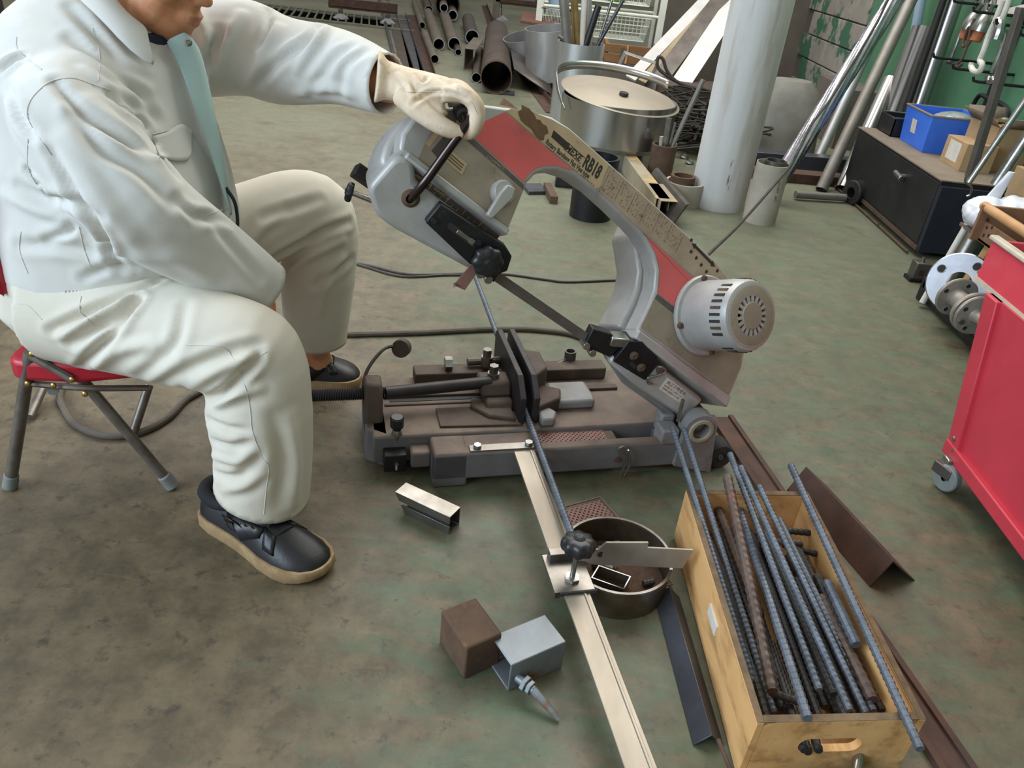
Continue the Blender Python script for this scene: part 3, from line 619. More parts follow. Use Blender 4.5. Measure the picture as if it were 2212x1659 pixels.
# hands: palm and five fingers each (the near hand rests between the thighs, the far one is inside the glove)
def hand(m, wr, f, sd, up, k=1.0, curl=.5, thumb=1):
    f, sd, up = nrm(f), nrm(sd), nrm(up); pc = wr+f*.055*k
    m.ell(pc, f*.052*k, sd*.04*k, up*.016*k, 16, 10)
    for i, (o, L) in enumerate(((-.028, .078), (-.0095, .088), (.0095, .082), (.027, .064))):
        a = wr+f*.092*k+sd*o*k; L *= k; d1 = f*math.cos(curl*.5)-up*math.sin(curl*.5); d2 = f*math.cos(curl*1.4)-up*math.sin(curl*1.4); d3 = f*math.cos(curl*2.2)-up*math.sin(curl*2.2)
        m.loft(limb([a-f*.02, a+d1*L*.42, a+d1*L*.42+d2*L*.33, a+d1*L*.42+d2*L*.33+d3*L*.25], [.0092*k, .0088*k, .008*k, .0062*k], 10))
    m.loft(limb([wr+f*.025*k-sd*.03*k*thumb, wr+f*.06*k-sd*.058*k*thumb-up*.008, wr+f*.095*k-sd*.062*k*thumb-up*.014], [.012*k, .0105*k, .008*k], 10))
hand(m, NWR+nrm(NWR-NEL)*.02, (-.15, .3, -.95), (-.3, 1, .1), (.9, .2, .0), curl=.3)
bodym = remesh(m, .0052, 7); bodym.materials.append(MATS['skin']); bodym.polygons.foreach_set('use_smooth', [True]*len(bodym.polygons))
lips = mk('lips', (182, 116, 92), None, rough=.45); bodym.materials.append(lips)
for pl in bodym.polygons:
    q = np.array(pl.center)-HC; f, s, u = q@HF, q@HS, q@HU
    if f > .104 and abs(s) < .022 and -.076 < u < -.057: pl.material_index = 1
person = mobj('person', bodym)
tag(person, 'seated person in pale grey work clothes and a leather glove holding the bandsaw handle', 'person')
PL = person
# hair and eyes
m = MB(); m.ell(hp(-.012, 0, .04), HF*.1, HS*.082, HU*.096, 28, 16); hm = remesh(m, .006, 2)
bm = bmesh.new(); bm.from_mesh(hm)
bmesh.ops.delete(bm, geom=[v for v in bm.verts if (V3(v.co)-HC)@HU < .05+.9*((V3(v.co)-HC)@HF-.05)], context='VERTS'); bm.to_mesh(hm); bm.free()
hm.materials.append(MATS['hair']); hm.polygons.foreach_set('use_smooth', [True]*len(hm.polygons)); mobj('hair', hm, PL)
for s in (-1, 1):
    MB().ell(hp(.083, .031*s, .014), HF*.012, HS*.015, HU*.008, 14, 10).build('eye', mk('eye', (228, 222, 214), (60, 40, 30), 30, .15), PL)
    MB().ell(hp(.094, .032*s, .036), HF*.006, HS*.024, HU*.005, 14, 8).build('eyebrow', MATS['hair'], PL)
# --- clothing
def cut_open(me, cut):
    """remove the cap of a closed remeshed garment beyond each (point, direction, radius)"""
    bm = bmesh.new(); bm.from_mesh(me); dead = set()
    for p, d, r in cut:
        d = nrm(d)
        for v in bm.verts:
            q = V3(v.co)-V3(p); a = q@d
            if a > 0 and np.linalg.norm(q-d*a) < r and a < r: dead.add(v)
    rim = {}
    for p, d, r in cut:
        d = nrm(d)
        for v in bm.verts:
            if v in dead or not any(u_ in dead for f_ in v.link_faces for u_ in f_.verts): continue
            q = V3(v.co)-V3(p); a = q@d
            if abs(a) < .03 and np.linalg.norm(q-d*a) < r: rim[v] = V3(v.co)-d*a
    for v, c in rim.items(): v.co = Vector(c)
    bmesh.ops.delete(bm, geom=list(dead), context='VERTS'); bm.to_mesh(me); bm.free()
def folds(me, lines, steps=14):
    """press folds into cloth: each fold is drawn over the cloth's own surface, then pushed along its normals"""
    bvh = BVHTree.FromPolygons([v.co[:] for v in me.vertices], [list(p.vertices) for p in me.polygons])
    co = np.array([v.co for v in me.vertices]); nr = np.array([v.normal for v in me.vertices]); off = np.zeros(len(co))
    for pts, depth, width in lines:
        depth *= 1.2; width *= .78
        P = catmull([(x, y, 0) for x, y in pts], 6); hit = []
        for q in P:
            h = bvh.ray_cast(Vector(CAM), Vector(ray(q[0], q[1])).normalized())
            if h[0] is not None: hit.append(np.array(h[0]))
        if len(hit) < 2: continue
        hit = np.array(hit); sel = np.where(((co-hit.mean(0))**2).sum(1) < (np.linalg.norm(hit-hit.mean(0), axis=1).max()+width*4)**2)[0]
        best = np.full(len(sel), 9.); tt = np.zeros(len(sel))
        for i in range(len(hit)-1):
            a, b = hit[i], hit[i+1]; ab = b-a; L2 = ab@ab
            if L2 > .01 or L2 < 1e-10: continue
            t = np.clip(((co[sel]-a)@ab)/L2, 0, 1); d = np.linalg.norm(co[sel]-(a+t[:, None]*ab), axis=1); k = d < best
            best[k] = d[k]; tt[k] = ((i+t)/(len(hit)-1))[k]
        taper = np.sin(np.pi*np.clip(tt*.86+.07, 0, 1))**.6
        off[sel] += depth*taper*(np.exp(-(best/width)**2)-.45*np.exp(-((best-1.9*width)/width)**2))
    for i, v in enumerate(me.vertices): v.co = Vector(co[i]+nr[i]*off[i])
    return bvh
def cloth_obj(me, name, mat, thick=.004):
    me.materials.append(MATS[mat]); me.polygons.foreach_set('use_smooth', [True]*len(me.polygons)); o = mobj(name, me, PL)
    s = o.modifiers.new('thickness', 'SOLIDIFY'); s.thickness = thick; s.offset = -1; return o
# jacket
m = MB()
m.loft([hring(-.885, 1.53, .49, .205, .215, 0, -.1), hring(-.875, 1.53, .515, .225, .225, 0), hring(-.862, 1.535, .6, .24, .225, -.05), hring(-.862, 1.545, .7, .222, .215, -.12), hring(-.866, 1.56, .8, .19, .21, -.2), hring(-.872, 1.57, .87, .175, .215, -.27), hring(-.872, 1.575, .92, .165, .2, -.28, -.05), hring(-.872, 1.58, .965, .14, .155, -.28, -.15), hring(-.865, 1.585, 1.0, .105, .11, -.28, -.25), hring(-.855, 1.59, 1.02, .085, .09, -.28, -.3)])
m.loft(limb([NSH+(.0, .06, .015), NSH, (NSH+NEL)/2+(-.012, -.012, .01), NEL, (NEL+NWR)/2, NWR, NWR+nrm(NWR-NEL)*.02], [.10, .102, .098, .092, .078, .062, .058], 28))
m.loft(limb([FSH+(-.04, -.07, 0), FSH, (FSH+FEL)/2+(0, .01, .01), FEL, (FEL+FWR)/2+(0, .01, .01), FWR+(-.03, .012, 0), FWR+(.0, 0, .0)], [.10, .104, .1, .092, .076, .062, .058], 28))
jm = remesh(m, .0072, 6, .55)
cut_open(jm, [(FWR+(-.012, .006, 0), FWR-FEL, .1), (NWR+nrm(NWR-NEL)*.01, NWR-NEL, .08)])
folds(jm, [
    ([(118, 178), (170, 235), (240, 285), (320, 330)], -.012, .012), ([(160, 250), (220, 320), (300, 370), (370, 440)], -.011, .014), ([(238, 205), (275, 240), (312, 272)], -.014, .009),
    ([(200, 215), (290, 300), (380, 400)], .008, .016), ([(110, 330), (160, 420), (215, 500), (260, 580)], -.012, .013), ([(140, 300), (210, 420), (300, 540)], .006, .02),
    ([(150, 15), (200, 70), (260, 140), (320, 170)], -.008, .013), ([(150, 85), (220, 130), (300, 200), (340, 260)], -.009, .014), ([(190, 150), (240, 190), (330, 230)], .007, .014),
    ([(0, 150), (25, 135), (50, 122)], -.014, .008), ([(18, 190), (40, 250), (70, 290)], -.011, .012), ([(40, 400), (90, 425), (160, 440), (220, 470)], -.008, .012), ([(60, 365), (95, 400), (110, 420)], -.012, .008),
    ([(10, 420), (80, 455), (160, 478)], .007, .013), ([(100, 515), (150, 500), (155, 485)], -.01, .009), ([(40, 530), (120, 530), (200, 545)], -.007, .013), ([(180, 600), (240, 575), (290, 580)], -.008, .01),
    ([(330, 330), (360, 355), (380, 380)], -.006, .012), ([(380, 430), (410, 460), (450, 470)], -.007, .011), ([(420, 480), (450, 470), (490, 480)], -.006, .012), ([(300, 560), (380, 560), (450, 600)], .005, .02), ([(450, 470), (500, 530), (560, 600)], -.006, .014),
    ([(582, 15), (578, 60), (560, 100)], -.011, .01), ([(690, 55), (660, 90), (600, 135), (540, 195)], -.011, .011), ([(705, 60), (680, 100), (640, 150)], .01, .012), ([(600, 60), (560, 130), (530, 200)], .007, .016),
    ([(480, 70), (460, 110), (440, 150)], -.012, .013), ([(520, 30), (490, 90), (470, 160)], .009, .014), ([(760, 100), (720, 130), (670, 200)], -.007, .012), ([(790, 110), (745, 145), (735, 205)], -.006, .012), ([(640, 205), (700, 190), (760, 205)], .005, .013)])
jacket = cloth_obj(jm, 'jacket', 'jacket_cloth'); jacket['label'] = 'pale blue-grey work jacket'
JB = BVHTree.FromPolygons([(v.co+worldloc(PL))[:] for v in jm.vertices], [list(p.vertices) for p in jm.polygons])
def on(bvh, x, y, lift=.001):
    d = Vector(ray(x, y)).normalized(); h = bvh.ray_cast(Vector(CAM), d)
    return None if h[0] is None else np.array(h[0]-d*lift)
def seam(bvh, pts, r, name, mat, parent, lift=.0006):
    H = [on(bvh, q[0], q[1], lift) for q in catmull([(x, y, 0) for x, y in pts], 8)]; H = [h for h in H if h is not None]
    H = [h for i, h in enumerate(H) if i == 0 or np.linalg.norm(h-H[i-1]) < .06]
    if len(H) > 2: return MB().tube(H, r, 5, smooth=False).build(name, MATS[mat], parent, ang=60)
for pts in ([(110, 335), (58, 245), (95, 185), (150, 168), (200, 182), (240, 195)], [(200, 60), (215, 120), (212, 175)], [(60, 300), (60, 360), (75, 395), (85, 400)], [(170, 490), (182, 540), (195, 575)], [(45, 500), (42, 540), (60, 590)],
            [(415, 285), (455, 350), (490, 430), (500, 500)], [(330, 290), (360, 283), (388, 272)], [(445, 465), (475, 455), (505, 445)], [(35, 80), (40, 110), (90, 150)]): seam(JB, pts, .0009, 'seam', 'stitch', jacket)
MB().tube([ay(488, 405, 1.5), ay(508, 440, 1.5), ay(513, 490, 1.5), ay(503, 537, 1.5)], .0035, 6).build('zipper', MATS['zip_black'], jacket)
def patch(bvh, px, name, mat, parent, lift=.004, thick=.003):
    """a sewn-on piece of cloth following the garment: grid between two edge lines given over the garment"""
    (A, B) = px; A = catmull([(x, y, 0) for x, y in A], 4); B = catmull([(x, y, 0) for x, y in B], 4); n = len(A); mm = MB(); vs = []; K = 8
    B = [B[int(round(i*(len(B)-1)/(n-1)))] for i in range(n)]
    for a, b in zip(A, B):
        for k in range(K+1):
            q = a+(b-a)*k/K; h = on(bvh, q[0], q[1], lift)
            vs.append(h if h is not None else (vs[-1] if vs else V3(ay(q[0], q[1], 1.6))))
    mm.add(vs, [(i*(K+1)+k, i*(K+1)+k+1, (i+1)*(K+1)+k+1, (i+1)*(K+1)+k) for i in range(n-1) for k in range(K)], True)
    o = mm.build(name, MATS[mat], parent, ang=70); s = o.modifiers.new('thickness', 'SOLIDIFY'); s.thickness = thick; return o
pk = patch(JB, ([(328, 295), (360, 285), (390, 268), (415, 285)], [(345, 340), (380, 347), (405, 345), (412, 330)]), 'pocket_flap', 'jacket_cloth', jacket)
# collar: folded-down band from the nape to a point on the chest
def sheet(rows, name, mat, parent, thick=.004, sub=1):
    n = len(rows[0]); mm = MB(); mm.add([p for r in rows for p in r], [(i*n+j, i*n+j+1, (i+1)*n+j+1, (i+1)*n+j) for i in range(len(rows)-1) for j in range(n-1)], True)
    o = mm.build(name, MATS[mat], parent, ang=80); s = o.modifiers.new('thickness', 'SOLIDIFY'); s.thickness = thick
    if sub: o.modifiers.new('sub', 'SUBSURF').levels = sub; o.modifiers['sub'].render_levels = sub
    return o
neck = V3((-.825, 1.594, .975)); rows = [[], [], [], []]
for i in range(15):
    a = -.28+math.pi-(i-7)/7*2.55          # from chest point round the nape to the other chest point
    d = V3((math.cos(a), math.sin(a), 0)); fr = max(0, math.cos(a+.28)); pt = fr**2
    b = neck+d*(.082+.01*fr)-(0, 0, .03*fr)
    rows[0].append(b+V3((0, 0, -.012))); rows[1].append(b+d*.004+V3((0, 0, .026-.01*fr)))
    rows[2].append(b+d*(.026+.014*fr)+V3((0, 0, -.004-.05*pt))); rows[3].append(b+d*(.043+.045*pt)+V3((0, 0, -.038-.075*pt)))
sheet([[p-V3((0, 0, .02)) for p in r] for r in rows], 'collar', 'jacket_cloth', jacket)
ci = [(228, -30), (253, 0), (275, 29), (300, 47), (318, 61)]; co_ = [(150, -20), (178, 6), (231, 54), (278, 112), (345, 157)]; rw = []
for k in range(4):
    t = k/3; r = []
    for (a, b), ya, yb in zip(zip(ci, co_), (1.535, 1.525, 1.52, 1.52, 1.525), (1.47, 1.455, 1.45, 1.46, 1.5)):
        h = on(JB, b[0], b[1], .014); e = h if h is not None else ay(b[0], b[1], yb); s_ = ay(a[0], a[1], ya); r.append(s_*(1-t)+e*t+V3((.0, -.02, .02))*math.sin(math.pi*t)*.5)
    rw.append(r)
sheet(rw, 'collar_leaf', 'jacket_cloth', jacket)
# open front: facing with snap
pa = [(352, 88), (372, 110), (395, 160), (425, 250), (455, 330), (485, 420), (500, 470)]; pb = [(398, 66), (432, 98), (445, 160), (468, 260), (482, 340), (492, 410), (503, 465)]
Ys = (1.57, 1.57, 1.56, 1.54, 1.53, 1.51, 1.5)
sheet([[ay(a[0], a[1], y-.03) for a, y in zip(pa, Ys)], [ay((a[0]+b[0])/2, (a[1]+b[1])/2, y-.018) for a, b, y in zip(pa, pb, Ys)], [ay(b[0], b[1], y) for b, y in zip(pb, Ys)], [ay(b[0]+2, b[1], y+.03) for b, y in zip(pb, Ys)]], 'front_facing', 'placket_cloth', jacket)
q = ay(406, 92, 1.545); MB().lathe([(.0075, 0), (.0075, .002), (.004, .003), (.003, .001), (0, .001)], q, (.5, -.8, .3), 18).build('snap_button', MATS['zinc'], jacket)
m = MB(); m.loft([ring(neck+(.03, -.01, -.035+k*.018), (.062-.002*k, -.015, -.014), (.015, .064-.002*k, 0), 24) for k in range(3)]); m.build('undershirt', mk('navy_cloth', (44, 50, 66), (36, 40, 54), 20, .9), jacket, ang=70)
# hem gather
for k in range(9):
    seam(JB, [(140+k*8, 627), (141+k*8, 632), (142+k*8, 640)], .0016, 'hem_gather', 'stitch', jacket)
# trousers
m = MB()
m.loft([hring(-.90, 1.535, .365, .17, .205, 0), hring(-.9, 1.535, .43, .225, .225, 0), hring(-.89, 1.535, .52, .225, .222, 0), hring(-.88, 1.535, .57, .2, .205, 0)])
m.loft(limb([NHP+(-.02, 0, 0), NHP*.6+NKN*.4+(0, -.01, 0), NKN+(-.055, 0, .0), NKN+(-.004, 0, -.03), NKN*.62+NAN*.38+(.013, 0, 0), NKN*.3+NAN*.7+(.028, 0, 0), NAN+(.03, 0, -.008)], [.12, .108, .1, .094, .105, .1, .1], 30))
m.loft(limb([FHP+(-.02, 0, 0), FHP*.5+FKN*.5+(0, 0, .0), FKN+(-.05, -.02, .01), FKN+(.0, 0, -.03), FKN*.6+FAN*.4, FKN*.25+FAN*.75, FAN+(.0, 0, .03)], [.12, .11, .098, .092, .1, .09, .088], 30))
tm = remesh(m, .0072, 6, .55)
cut_open(tm, [(NAN+(.03, 0, .022), (-.27, 0, -1), .2), (FAN+(0, 0, .045), (0, 0, -1), .14)])
folds(tm, [
    ([(108, 715), (180, 680), (260, 645), (345, 605)], -.012, .011), ([(130, 725), (220, 680), (300, 630)], .007, .012), ([(150, 745), (200, 715), (250, 690), (300, 650)], -.011, .011), ([(165, 800), (215, 750), (260, 700), (300, 645)], -.012, .011),
    ([(190, 810), (250, 760), (330, 740)], .007, .014), ([(270, 835), (330, 790), (380, 740), (400, 660)], -.007, .014), ([(330, 835), (420, 790), (500, 760), (560, 745)], -.008, .013), ([(400, 845), (470, 800), (530, 770)], .008, .014), ([(452, 862), (478, 850), (520, 815), (560, 770)], -.014, .011), ([(470, 870), (520, 850), (560, 840)], .008, .012),
    ([(445, 905), (490, 925), (530, 930)], -.007, .01), ([(450, 950), (500, 965), (535, 955)], -.008, .01), ([(460, 985), (510, 995), (550, 970)], .007, .011), ([(455, 1020), (510, 1030), (560, 990)], -.008, .011), ([(480, 1060), (530, 1050), (570, 1020)], .006, .012), ([(590, 900), (610, 1000), (600, 1090)], -.006, .018), ([(630, 900), (640, 1000), (635, 1090)], .006, .018),
    ([(555, 580), (620, 540), (700, 500), (755, 480)], -.012, .013), ([(600, 610), (660, 560), (740, 520)], .008, .014), ([(570, 470), (630, 450), (690, 430)], -.006, .014), ([(680, 620), (720, 590), (760, 560)], -.006, .014), ([(530, 555), (560, 500), (610, 460)], .006, .014), ([(690, 680), (710, 600), (740, 560)], .006, .014)])
trs = cloth_obj(tm, 'trousers', 'trouser_cloth'); trs['label'] = 'loose cream work trousers'
TB = BVHTree.FromPolygons([(v.co+worldloc(PL))[:] for v in tm.vertices], [list(p.vertices) for p in tm.polygons])
for pts in ([(518, 800), (538, 868), (545, 930), (565, 985), (580, 1010), (575, 1060), (570, 1110)], [(175, 640), (172, 672), (190, 690), (203, 705)], [(575, 760), (520, 790), (480, 750), (400, 745)], [(90, 690), (60, 660), (40, 655)]): seam(TB, pts, .0009, 'seam', 'stitch', trs)
# --- shoes
def shoe(heel, toe, side, name, detail=True):
    heel, toe = V3(heel), V3(toe); L = np.linalg.norm(toe-heel); f = nrm(toe-heel); s = np.cross(V3((0, 0, 1)), f)
    def Q(x, y, z): return heel+f*x*L+s*y+V3((0, 0, z))
    xs = [0, .02, .06, .14, .25, .38, .5, .62, .74, .84, .92, .97, 1.0]; ws = [.018, .034, .044, .049, .048, .046, .049, .056, .06, .058, .048, .034, .012]
    cy = [0, 0, 0, 0, .001, .004, .006, .006, .004, .002, 0, -.002, -.003]; W = 1.08
    out = [(x, c*side+w*W) for x, w, c in zip(xs, ws, cy)]; inn = [(x, c*side-w*W) for x, w, c in zip(xs, ws, cy)][::-1]; pl = out+inn
    so = MB(); n = len(pl); k = [(0, .97), (.005, 1), (.03, 1), (.035, .985)]
    so.loft([[Q(x+(x-.5)*(sc-1), y*sc, z+(.012*max(0, x-.82)/.18 if z < .01 else 0)) for x, y in pl] for z, sc in k]); rt = so.build(name, MATS['gum_sole'], PL, ang=50, label='black leather sneaker with tan gum sole')
    top = [.084, .094, .098, .097, .096, .102, .1, .088, .074, .064, .054, .043, .03]; rs = []
    for x, w, c, t in zip(xs, ws, cy, top):
        r = []
        for i in range(21):
            a = math.pi*i/20; ca = math.cos(a); sa = math.sin(a); r.append(Q(.012+x*.978, c*side+math.copysign(abs(ca)**.75, ca)*w*(1.03-.42*sa*(1 if x < .6 else .6)), .022+(t-.022)*sa**.75))
        rs.append(r)
    up = MB(); nn = 21; up.add([p for r in rs for p in r], [(i*nn+j, i*nn+j+1, (i+1)*nn+j+1, (i+1)*nn+j) for i in range(len(rs)-1) for j in range(nn-1)]+[tuple(range(nn)), tuple(range((len(rs)-1)*nn, len(rs)*nn))[::-1]], True)
    u = up.build('upper', MATS['shoe_leather'], rt, ang=60)
    MB().tube([Q(.36, .03, .098), Q(.2, .035, .086), Q(.08, .028, .088), Q(.035, 0, .092), Q(.08, -.028, .088), Q(.2, -.035, .086), Q(.36, -.03, .098)], [.011, .015, .015, .013, .015, .015, .011], 10).build('collar', MATS['shoe_cloth'], rt, ang=60)
    MB().add([Q(.04, -.02, .09), Q(.2, -.034, .09), Q(.34, -.028, .098), Q(.34, .028, .098), Q(.2, .034, .09), Q(.04, .02, .09)], [tuple(range(6))], True).build('insole', MATS['shoe_cloth'], rt)
    tg = MB(); tg.loft([ring(Q(x, .005*side, z), f*.001+s*w, V3((0, 0, .007)), 16) for x, z, w in ((.27, .125, .026), (.36, .112, .027), (.5, .098, .024), (.62, .085, .02))]); tg.build('tongue', MATS['shoe_cloth'], rt, ang=60)
    ub = BVHTree.FromPolygons([tuple(v) for v in up.v], up.f)
    def drop(x, y, lift=.002): 
        h = ub.ray_cast(Vector(Q(x, y, .3)), Vector((0, 0, -1))); return np.array(h[0])+(0, 0, lift) if h[0] is not None else Q(x, y, .08)
    for sd in (-1, 1):
        fc = MB(); rr = [[drop(x, y*sd+.005*side, .0025) for y in (yy, yy+.009, yy+.018)] for x, yy in ((.3, .028), (.38, .029), (.46, .029), (.54, .027), (.6, .024))]
        fc.add([p for r in rr for p in r], [(i*3+j, i*3+j+1, (i+1)*3+j+1, (i+1)*3+j) for i in range(4) for j in range(2)], True); o = fc.build('eyelet_stay', MATS['shoe_leather'], rt, ang=70); o.modifiers.new('t', 'SOLIDIFY').thickness = .003
        for i in range(6):
            x = .315+i*.054; MB().lathe([(.0026, 0), (.0058, .0), (.0052, .0026), (.003, .0022)], drop(x, (.037-.0012*i)*sd+.005*side, .0035), (0, .3*sd, 1), 12).build('eyelet', MATS['brass'], rt)
        st = MB(); rr = [[drop(x+dx, y*sd+.005*side, .0022) for dx in (0, .03, .06, .085)] for x, y in ((.6, .024), (.62, .034), (.635, .044), (.65, .05))]
        st.add([p for r in rr for p in r], [(i*4+j, i*4+j+1, (i+1)*4+j+1, (i+1)*4+j) for i in range(3) for j in range(3)], True); o = st.build('side_band', MATS['shoe_leather'], rt, ang=70); o.modifiers.new('t', 'SOLIDIFY').thickness = .002
        MB().tube([drop(x, y*sd+.004*side, .0012) for x, y in ((.28, .036), (.34, .042), (.42, .043), (.5, .044))], .0014, 6).build('seam', MATS['shoe_cloth'], rt)
    for i in range(6):
        x = .315+i*.054; a = drop(x, .036+.005*side, .006); b = drop(x+.01, -.036+.005*side, .006); MB().tube([a, (a+b)/2+(0, 0, .01), b], .0038, 6).build('lace', MATS['shoe_cloth'], rt)
    MB().tube([drop(.66, -.04+.005*side, .001), drop(.69, -.02, .0015), drop(.7, .005, .0015), drop(.69, .03, .0015), drop(.66, .045, .001)], .0018, 6).build('toe_seam', MATS['shoe_cloth'], rt)
    return rt
shoe(g(447, 1105, .0)+(0.008, 0, 0), g(703, 1258, 0)+(0, .01, 0), -1, 'shoe'); shoe(V3((-.70, 1.885, 0)), V3((-.445, 1.955, 0)), 1, 'shoe')
# --- leather glove on the handle: palm, four fingers curled over the bar, thumb along the near side
gh = hb+SV*.05+SZ*.004                               # middle of the grip under the hand
m = MB(); gx = nrm((.985, -.12, -.1)); gs = nrm(SV); gz = np.cross(gx, gs); gz = gz if gz[2] > 0 else -gz
def GP(x, y, z): return gh+gx*x+gs*y+gz*z            # along the forearm, along the bar, up
m.loft([ring(GP(x, y, z), gs*w, gz*h, 24, 2.3) for x, y, z, w, h in ((-.186, .02, .033, .056, .056), (-.178, .02, .033, .053, .052), (-.165, .018, .03, .044, .04), (-.14, .015, .03, .046, .037), (-.11, .012, .032, .054, .034), (-.075, .01, .037, .056, .029), (-.04, .01, .041, .054, .024), (-.015, .01, .041, .05, .019))])
for i, (y, L) in enumerate(((-.034, 1.0), (-.01, 1.06), (.014, 1.02), (.037, .88))):
    m.loft(limb([GP(-.05, y, .04), GP(-.012, y, .046), GP(.014*L, y-.002, .03), GP(.02*L, y-.003, .0), GP(.012*L, y-.003, -.024), GP(-.004, y-.003, -.032)], [.0165, .0165, .0165, .0155, .0145, .0115], 14))
m.loft(limb([GP(-.135, -.03, .018), GP(-.1, -.052, .0), GP(-.06, -.06, -.018), GP(-.03, -.056, -.026), GP(-.004, -.05, -.03)], [.024, .023, .019, .0165, .012], 16))
m.loft(limb([GP(-.13, -.01, .02), GP(-.08, -.03, .012), GP(-.05, -.042, -.008)], [.026, .024, .016], 14))
gm = remesh(m, .0034, 4, .5); cut_open(gm, [(GP(-.182, .02, .033), -gx, .09)])
folds(gm, [([(905, 205), (950, 198), (985, 203), (1010, 215)], -.004, .004), ([(900, 160), (915, 175), (925, 165)], -.004, .005), ([(890, 225), (920, 205), (940, 200)], -.004, .006), ([(960, 235), (990, 232), (1000, 245)], -.004, .005), ([(860, 160), (880, 180), (890, 210)], .004, .006), ([(930, 160), (970, 175), (1010, 195)], .003, .007)])
glv = cloth_obj(gm, 'glove', 'glove_leather', .002); glv['label'] = 'cream leather work glove'
GB = BVHTree.FromPolygons([(v.co+worldloc(PL))[:] for v in gm.vertices], [list(p.vertices) for p in gm.polygons])
seam(GB, [(862, 185), (880, 198), (920, 198), (955, 199)], .0011, 'glove_seam', 'white_print', glv); seam(GB, [(955, 199), (990, 205), (1018, 222), (1030, 245)], .0009, 'glove_seam', 'white_print', glv)
# ------------------------------------------------------------------ folding chair
mk('red_vinyl', (182, 32, 50), (166, 26, 44), 12, .4, 0, bump=.1)
mk('tube_grey', (124, 118, 110), (96, 88, 80), 20, .4, .5, spot=[((92, 66, 54), 14, .6, .78)])
mk('grey_rubber', (126, 132, 130), (110, 114, 112), 20, .7)
seat_o = thing('folding_chair', 'folding chair with red vinyl seat and scratched grey tube legs under the worker', 'chair', (-.95, 1.52, 0))
def cp(m, n, mt, p=seat_o, **k): return m.build(n, MATS[mt], p, **k)
m = MB(); m.prism(rounded([(-1.05, 1.325), (-.9, 1.345), (-.64, 1.46), (-.64, 1.72), (-1.05, 1.72)], (0, 2, 3, 4), .05), .296, .346); cp(m, 'seat', 'red_vinyl', bev=.012, seg=3)
m = MB(); vs = []
for z in (.5, .56, .62, .68, .7):
    for i in range(13):
        t = i/6-1; vs.append((-1.125+.125*t*t-.12*(z-.5), 1.53+.2*t, z))
m.add(vs, [(k*13+i, k*13+i+1, (k+1)*13+i+1, (k+1)*13+i) for k in range(4) for i in range(12)]); o = cp(m, 'backrest', 'red_vinyl', ang=60); s_ = o.modifiers.new('pad', 'SOLIDIFY'); s_.thickness = .02; s_.offset = 0
A0, A1 = ay(0, 612, 1.345), g(370, 1046, .012); dA = nrm(A0-A1); A2 = A0+dA*.28
cp(MB().tube([A1, A1+(A0-A1)*.5, A0, A2], .0115, 12, smooth=False), 'leg', 'tube_grey')
B0, B1 = ay(66, 762, 1.345), g(22, 1046, .012); cp(MB().tube([B0, B1], .013, 12), 'leg', 'tube_grey')
C0, C1 = ay(322, 832, 1.66), g(287, 938, .01); cp(MB().tube([C0, C1], .011, 12), 'leg', 'tube_grey')
D0, D1 = ay(94, 836, 1.7), g(64, 902, .01); cp(MB().tube([D0, D1], .011, 12), 'leg', 'tube_grey')
cp(MB().tube([V3(A0)+(0, .36, 0), V3(A2)+(0, .36, 0)], .0115, 12).tube([A2, V3(A2)+(-.02, .03, .03), V3(A2)+(-.02, .33, .03), V3(A2)+(0, .36, 0)], .0115, 12), 'back_frame', 'tube_grey')
cp(MB().tube([ay(66, 768, 1.338), ay(155, 818, 1.338)], .009, 8).tube([ay(60, 828, 1.345), ay(185, 838, 1.345), ay(320, 838, 1.42)], .007, 8), 'seat_rail', 'tube_grey')
for P, d in ((A1, dA), (B1, nrm(B0-B1))): cp(MB().cyl(V3(P)-d*.008, V3(P)+d*.03, .0165, .0155, 14), 'foot_cap', 'grey_rubber', bev=.003)
for x, y in ((69, 765), (60, 829), (116, 833), (156, 820), (184, 851)):
    cp(MB().lathe([(.0065, 0), (.006, .003), (.003, .005), (0, .005)], ay(x, y, 1.326), (0, -1, .2), 12), 'rivet', 'brass')
cp(MB().cyl(ay(115, 842, 1.345), ay(115, 842, 1.38), .012, .012, 14), 'stop_cap', 'grey_rubber')
# cables on the floor
tag(MB().tube([g(x, y, .008) for x, y in ((1290, 752), (1240, 724), (1150, 712), (1050, 712), (900, 719), (750, 723), (640, 728), (540, 770), (440, 840), (400, 865), (360, 905), (300, 935), (230, 942), (168, 920), (140, 885), (130, 850), (160, 800), (230, 770))], .0095, 10).build('power_cable', MATS['cord_grey']), 'thick grey-brown cable running from the bandsaw across the floor and looping under the chair', 'cable')
tag(MB().tube([g(x, y, .005) for x, y in ((765, 568), (800, 574), (880, 592), (960, 592), (1040, 590), (1100, 593), (1180, 604), (1230, 609), (1350, 605), (1440, 612))], .005, 8).tube([g(x, y, .005) for x, y in ((765, 568), (790, 576), (870, 597), (960, 594), (1040, 594))], .005, 8).build('extension_cord', MATS['cord']), 'thin black doubled cord on the green floor behind the bandsaw', 'cable')
tag(MB().tube([ay(1440, 640, 2.35), ay(1535, 545, 2.7), ay(1600, 482, 3.3), ay(1700, 367, 3.72), ay(1722, 330, 3.8), ay(1752, 270, 3.95), ay(1800, 205, 4.1), ay(1888, 60, 4.25), ay(1918, 0, 4.3), ay(1960, -70, 4.35)], .0065, 8).build('hanging_cord', MATS['cord']), 'black cord hanging from the silver spiral duct down behind the motor', 'cable')
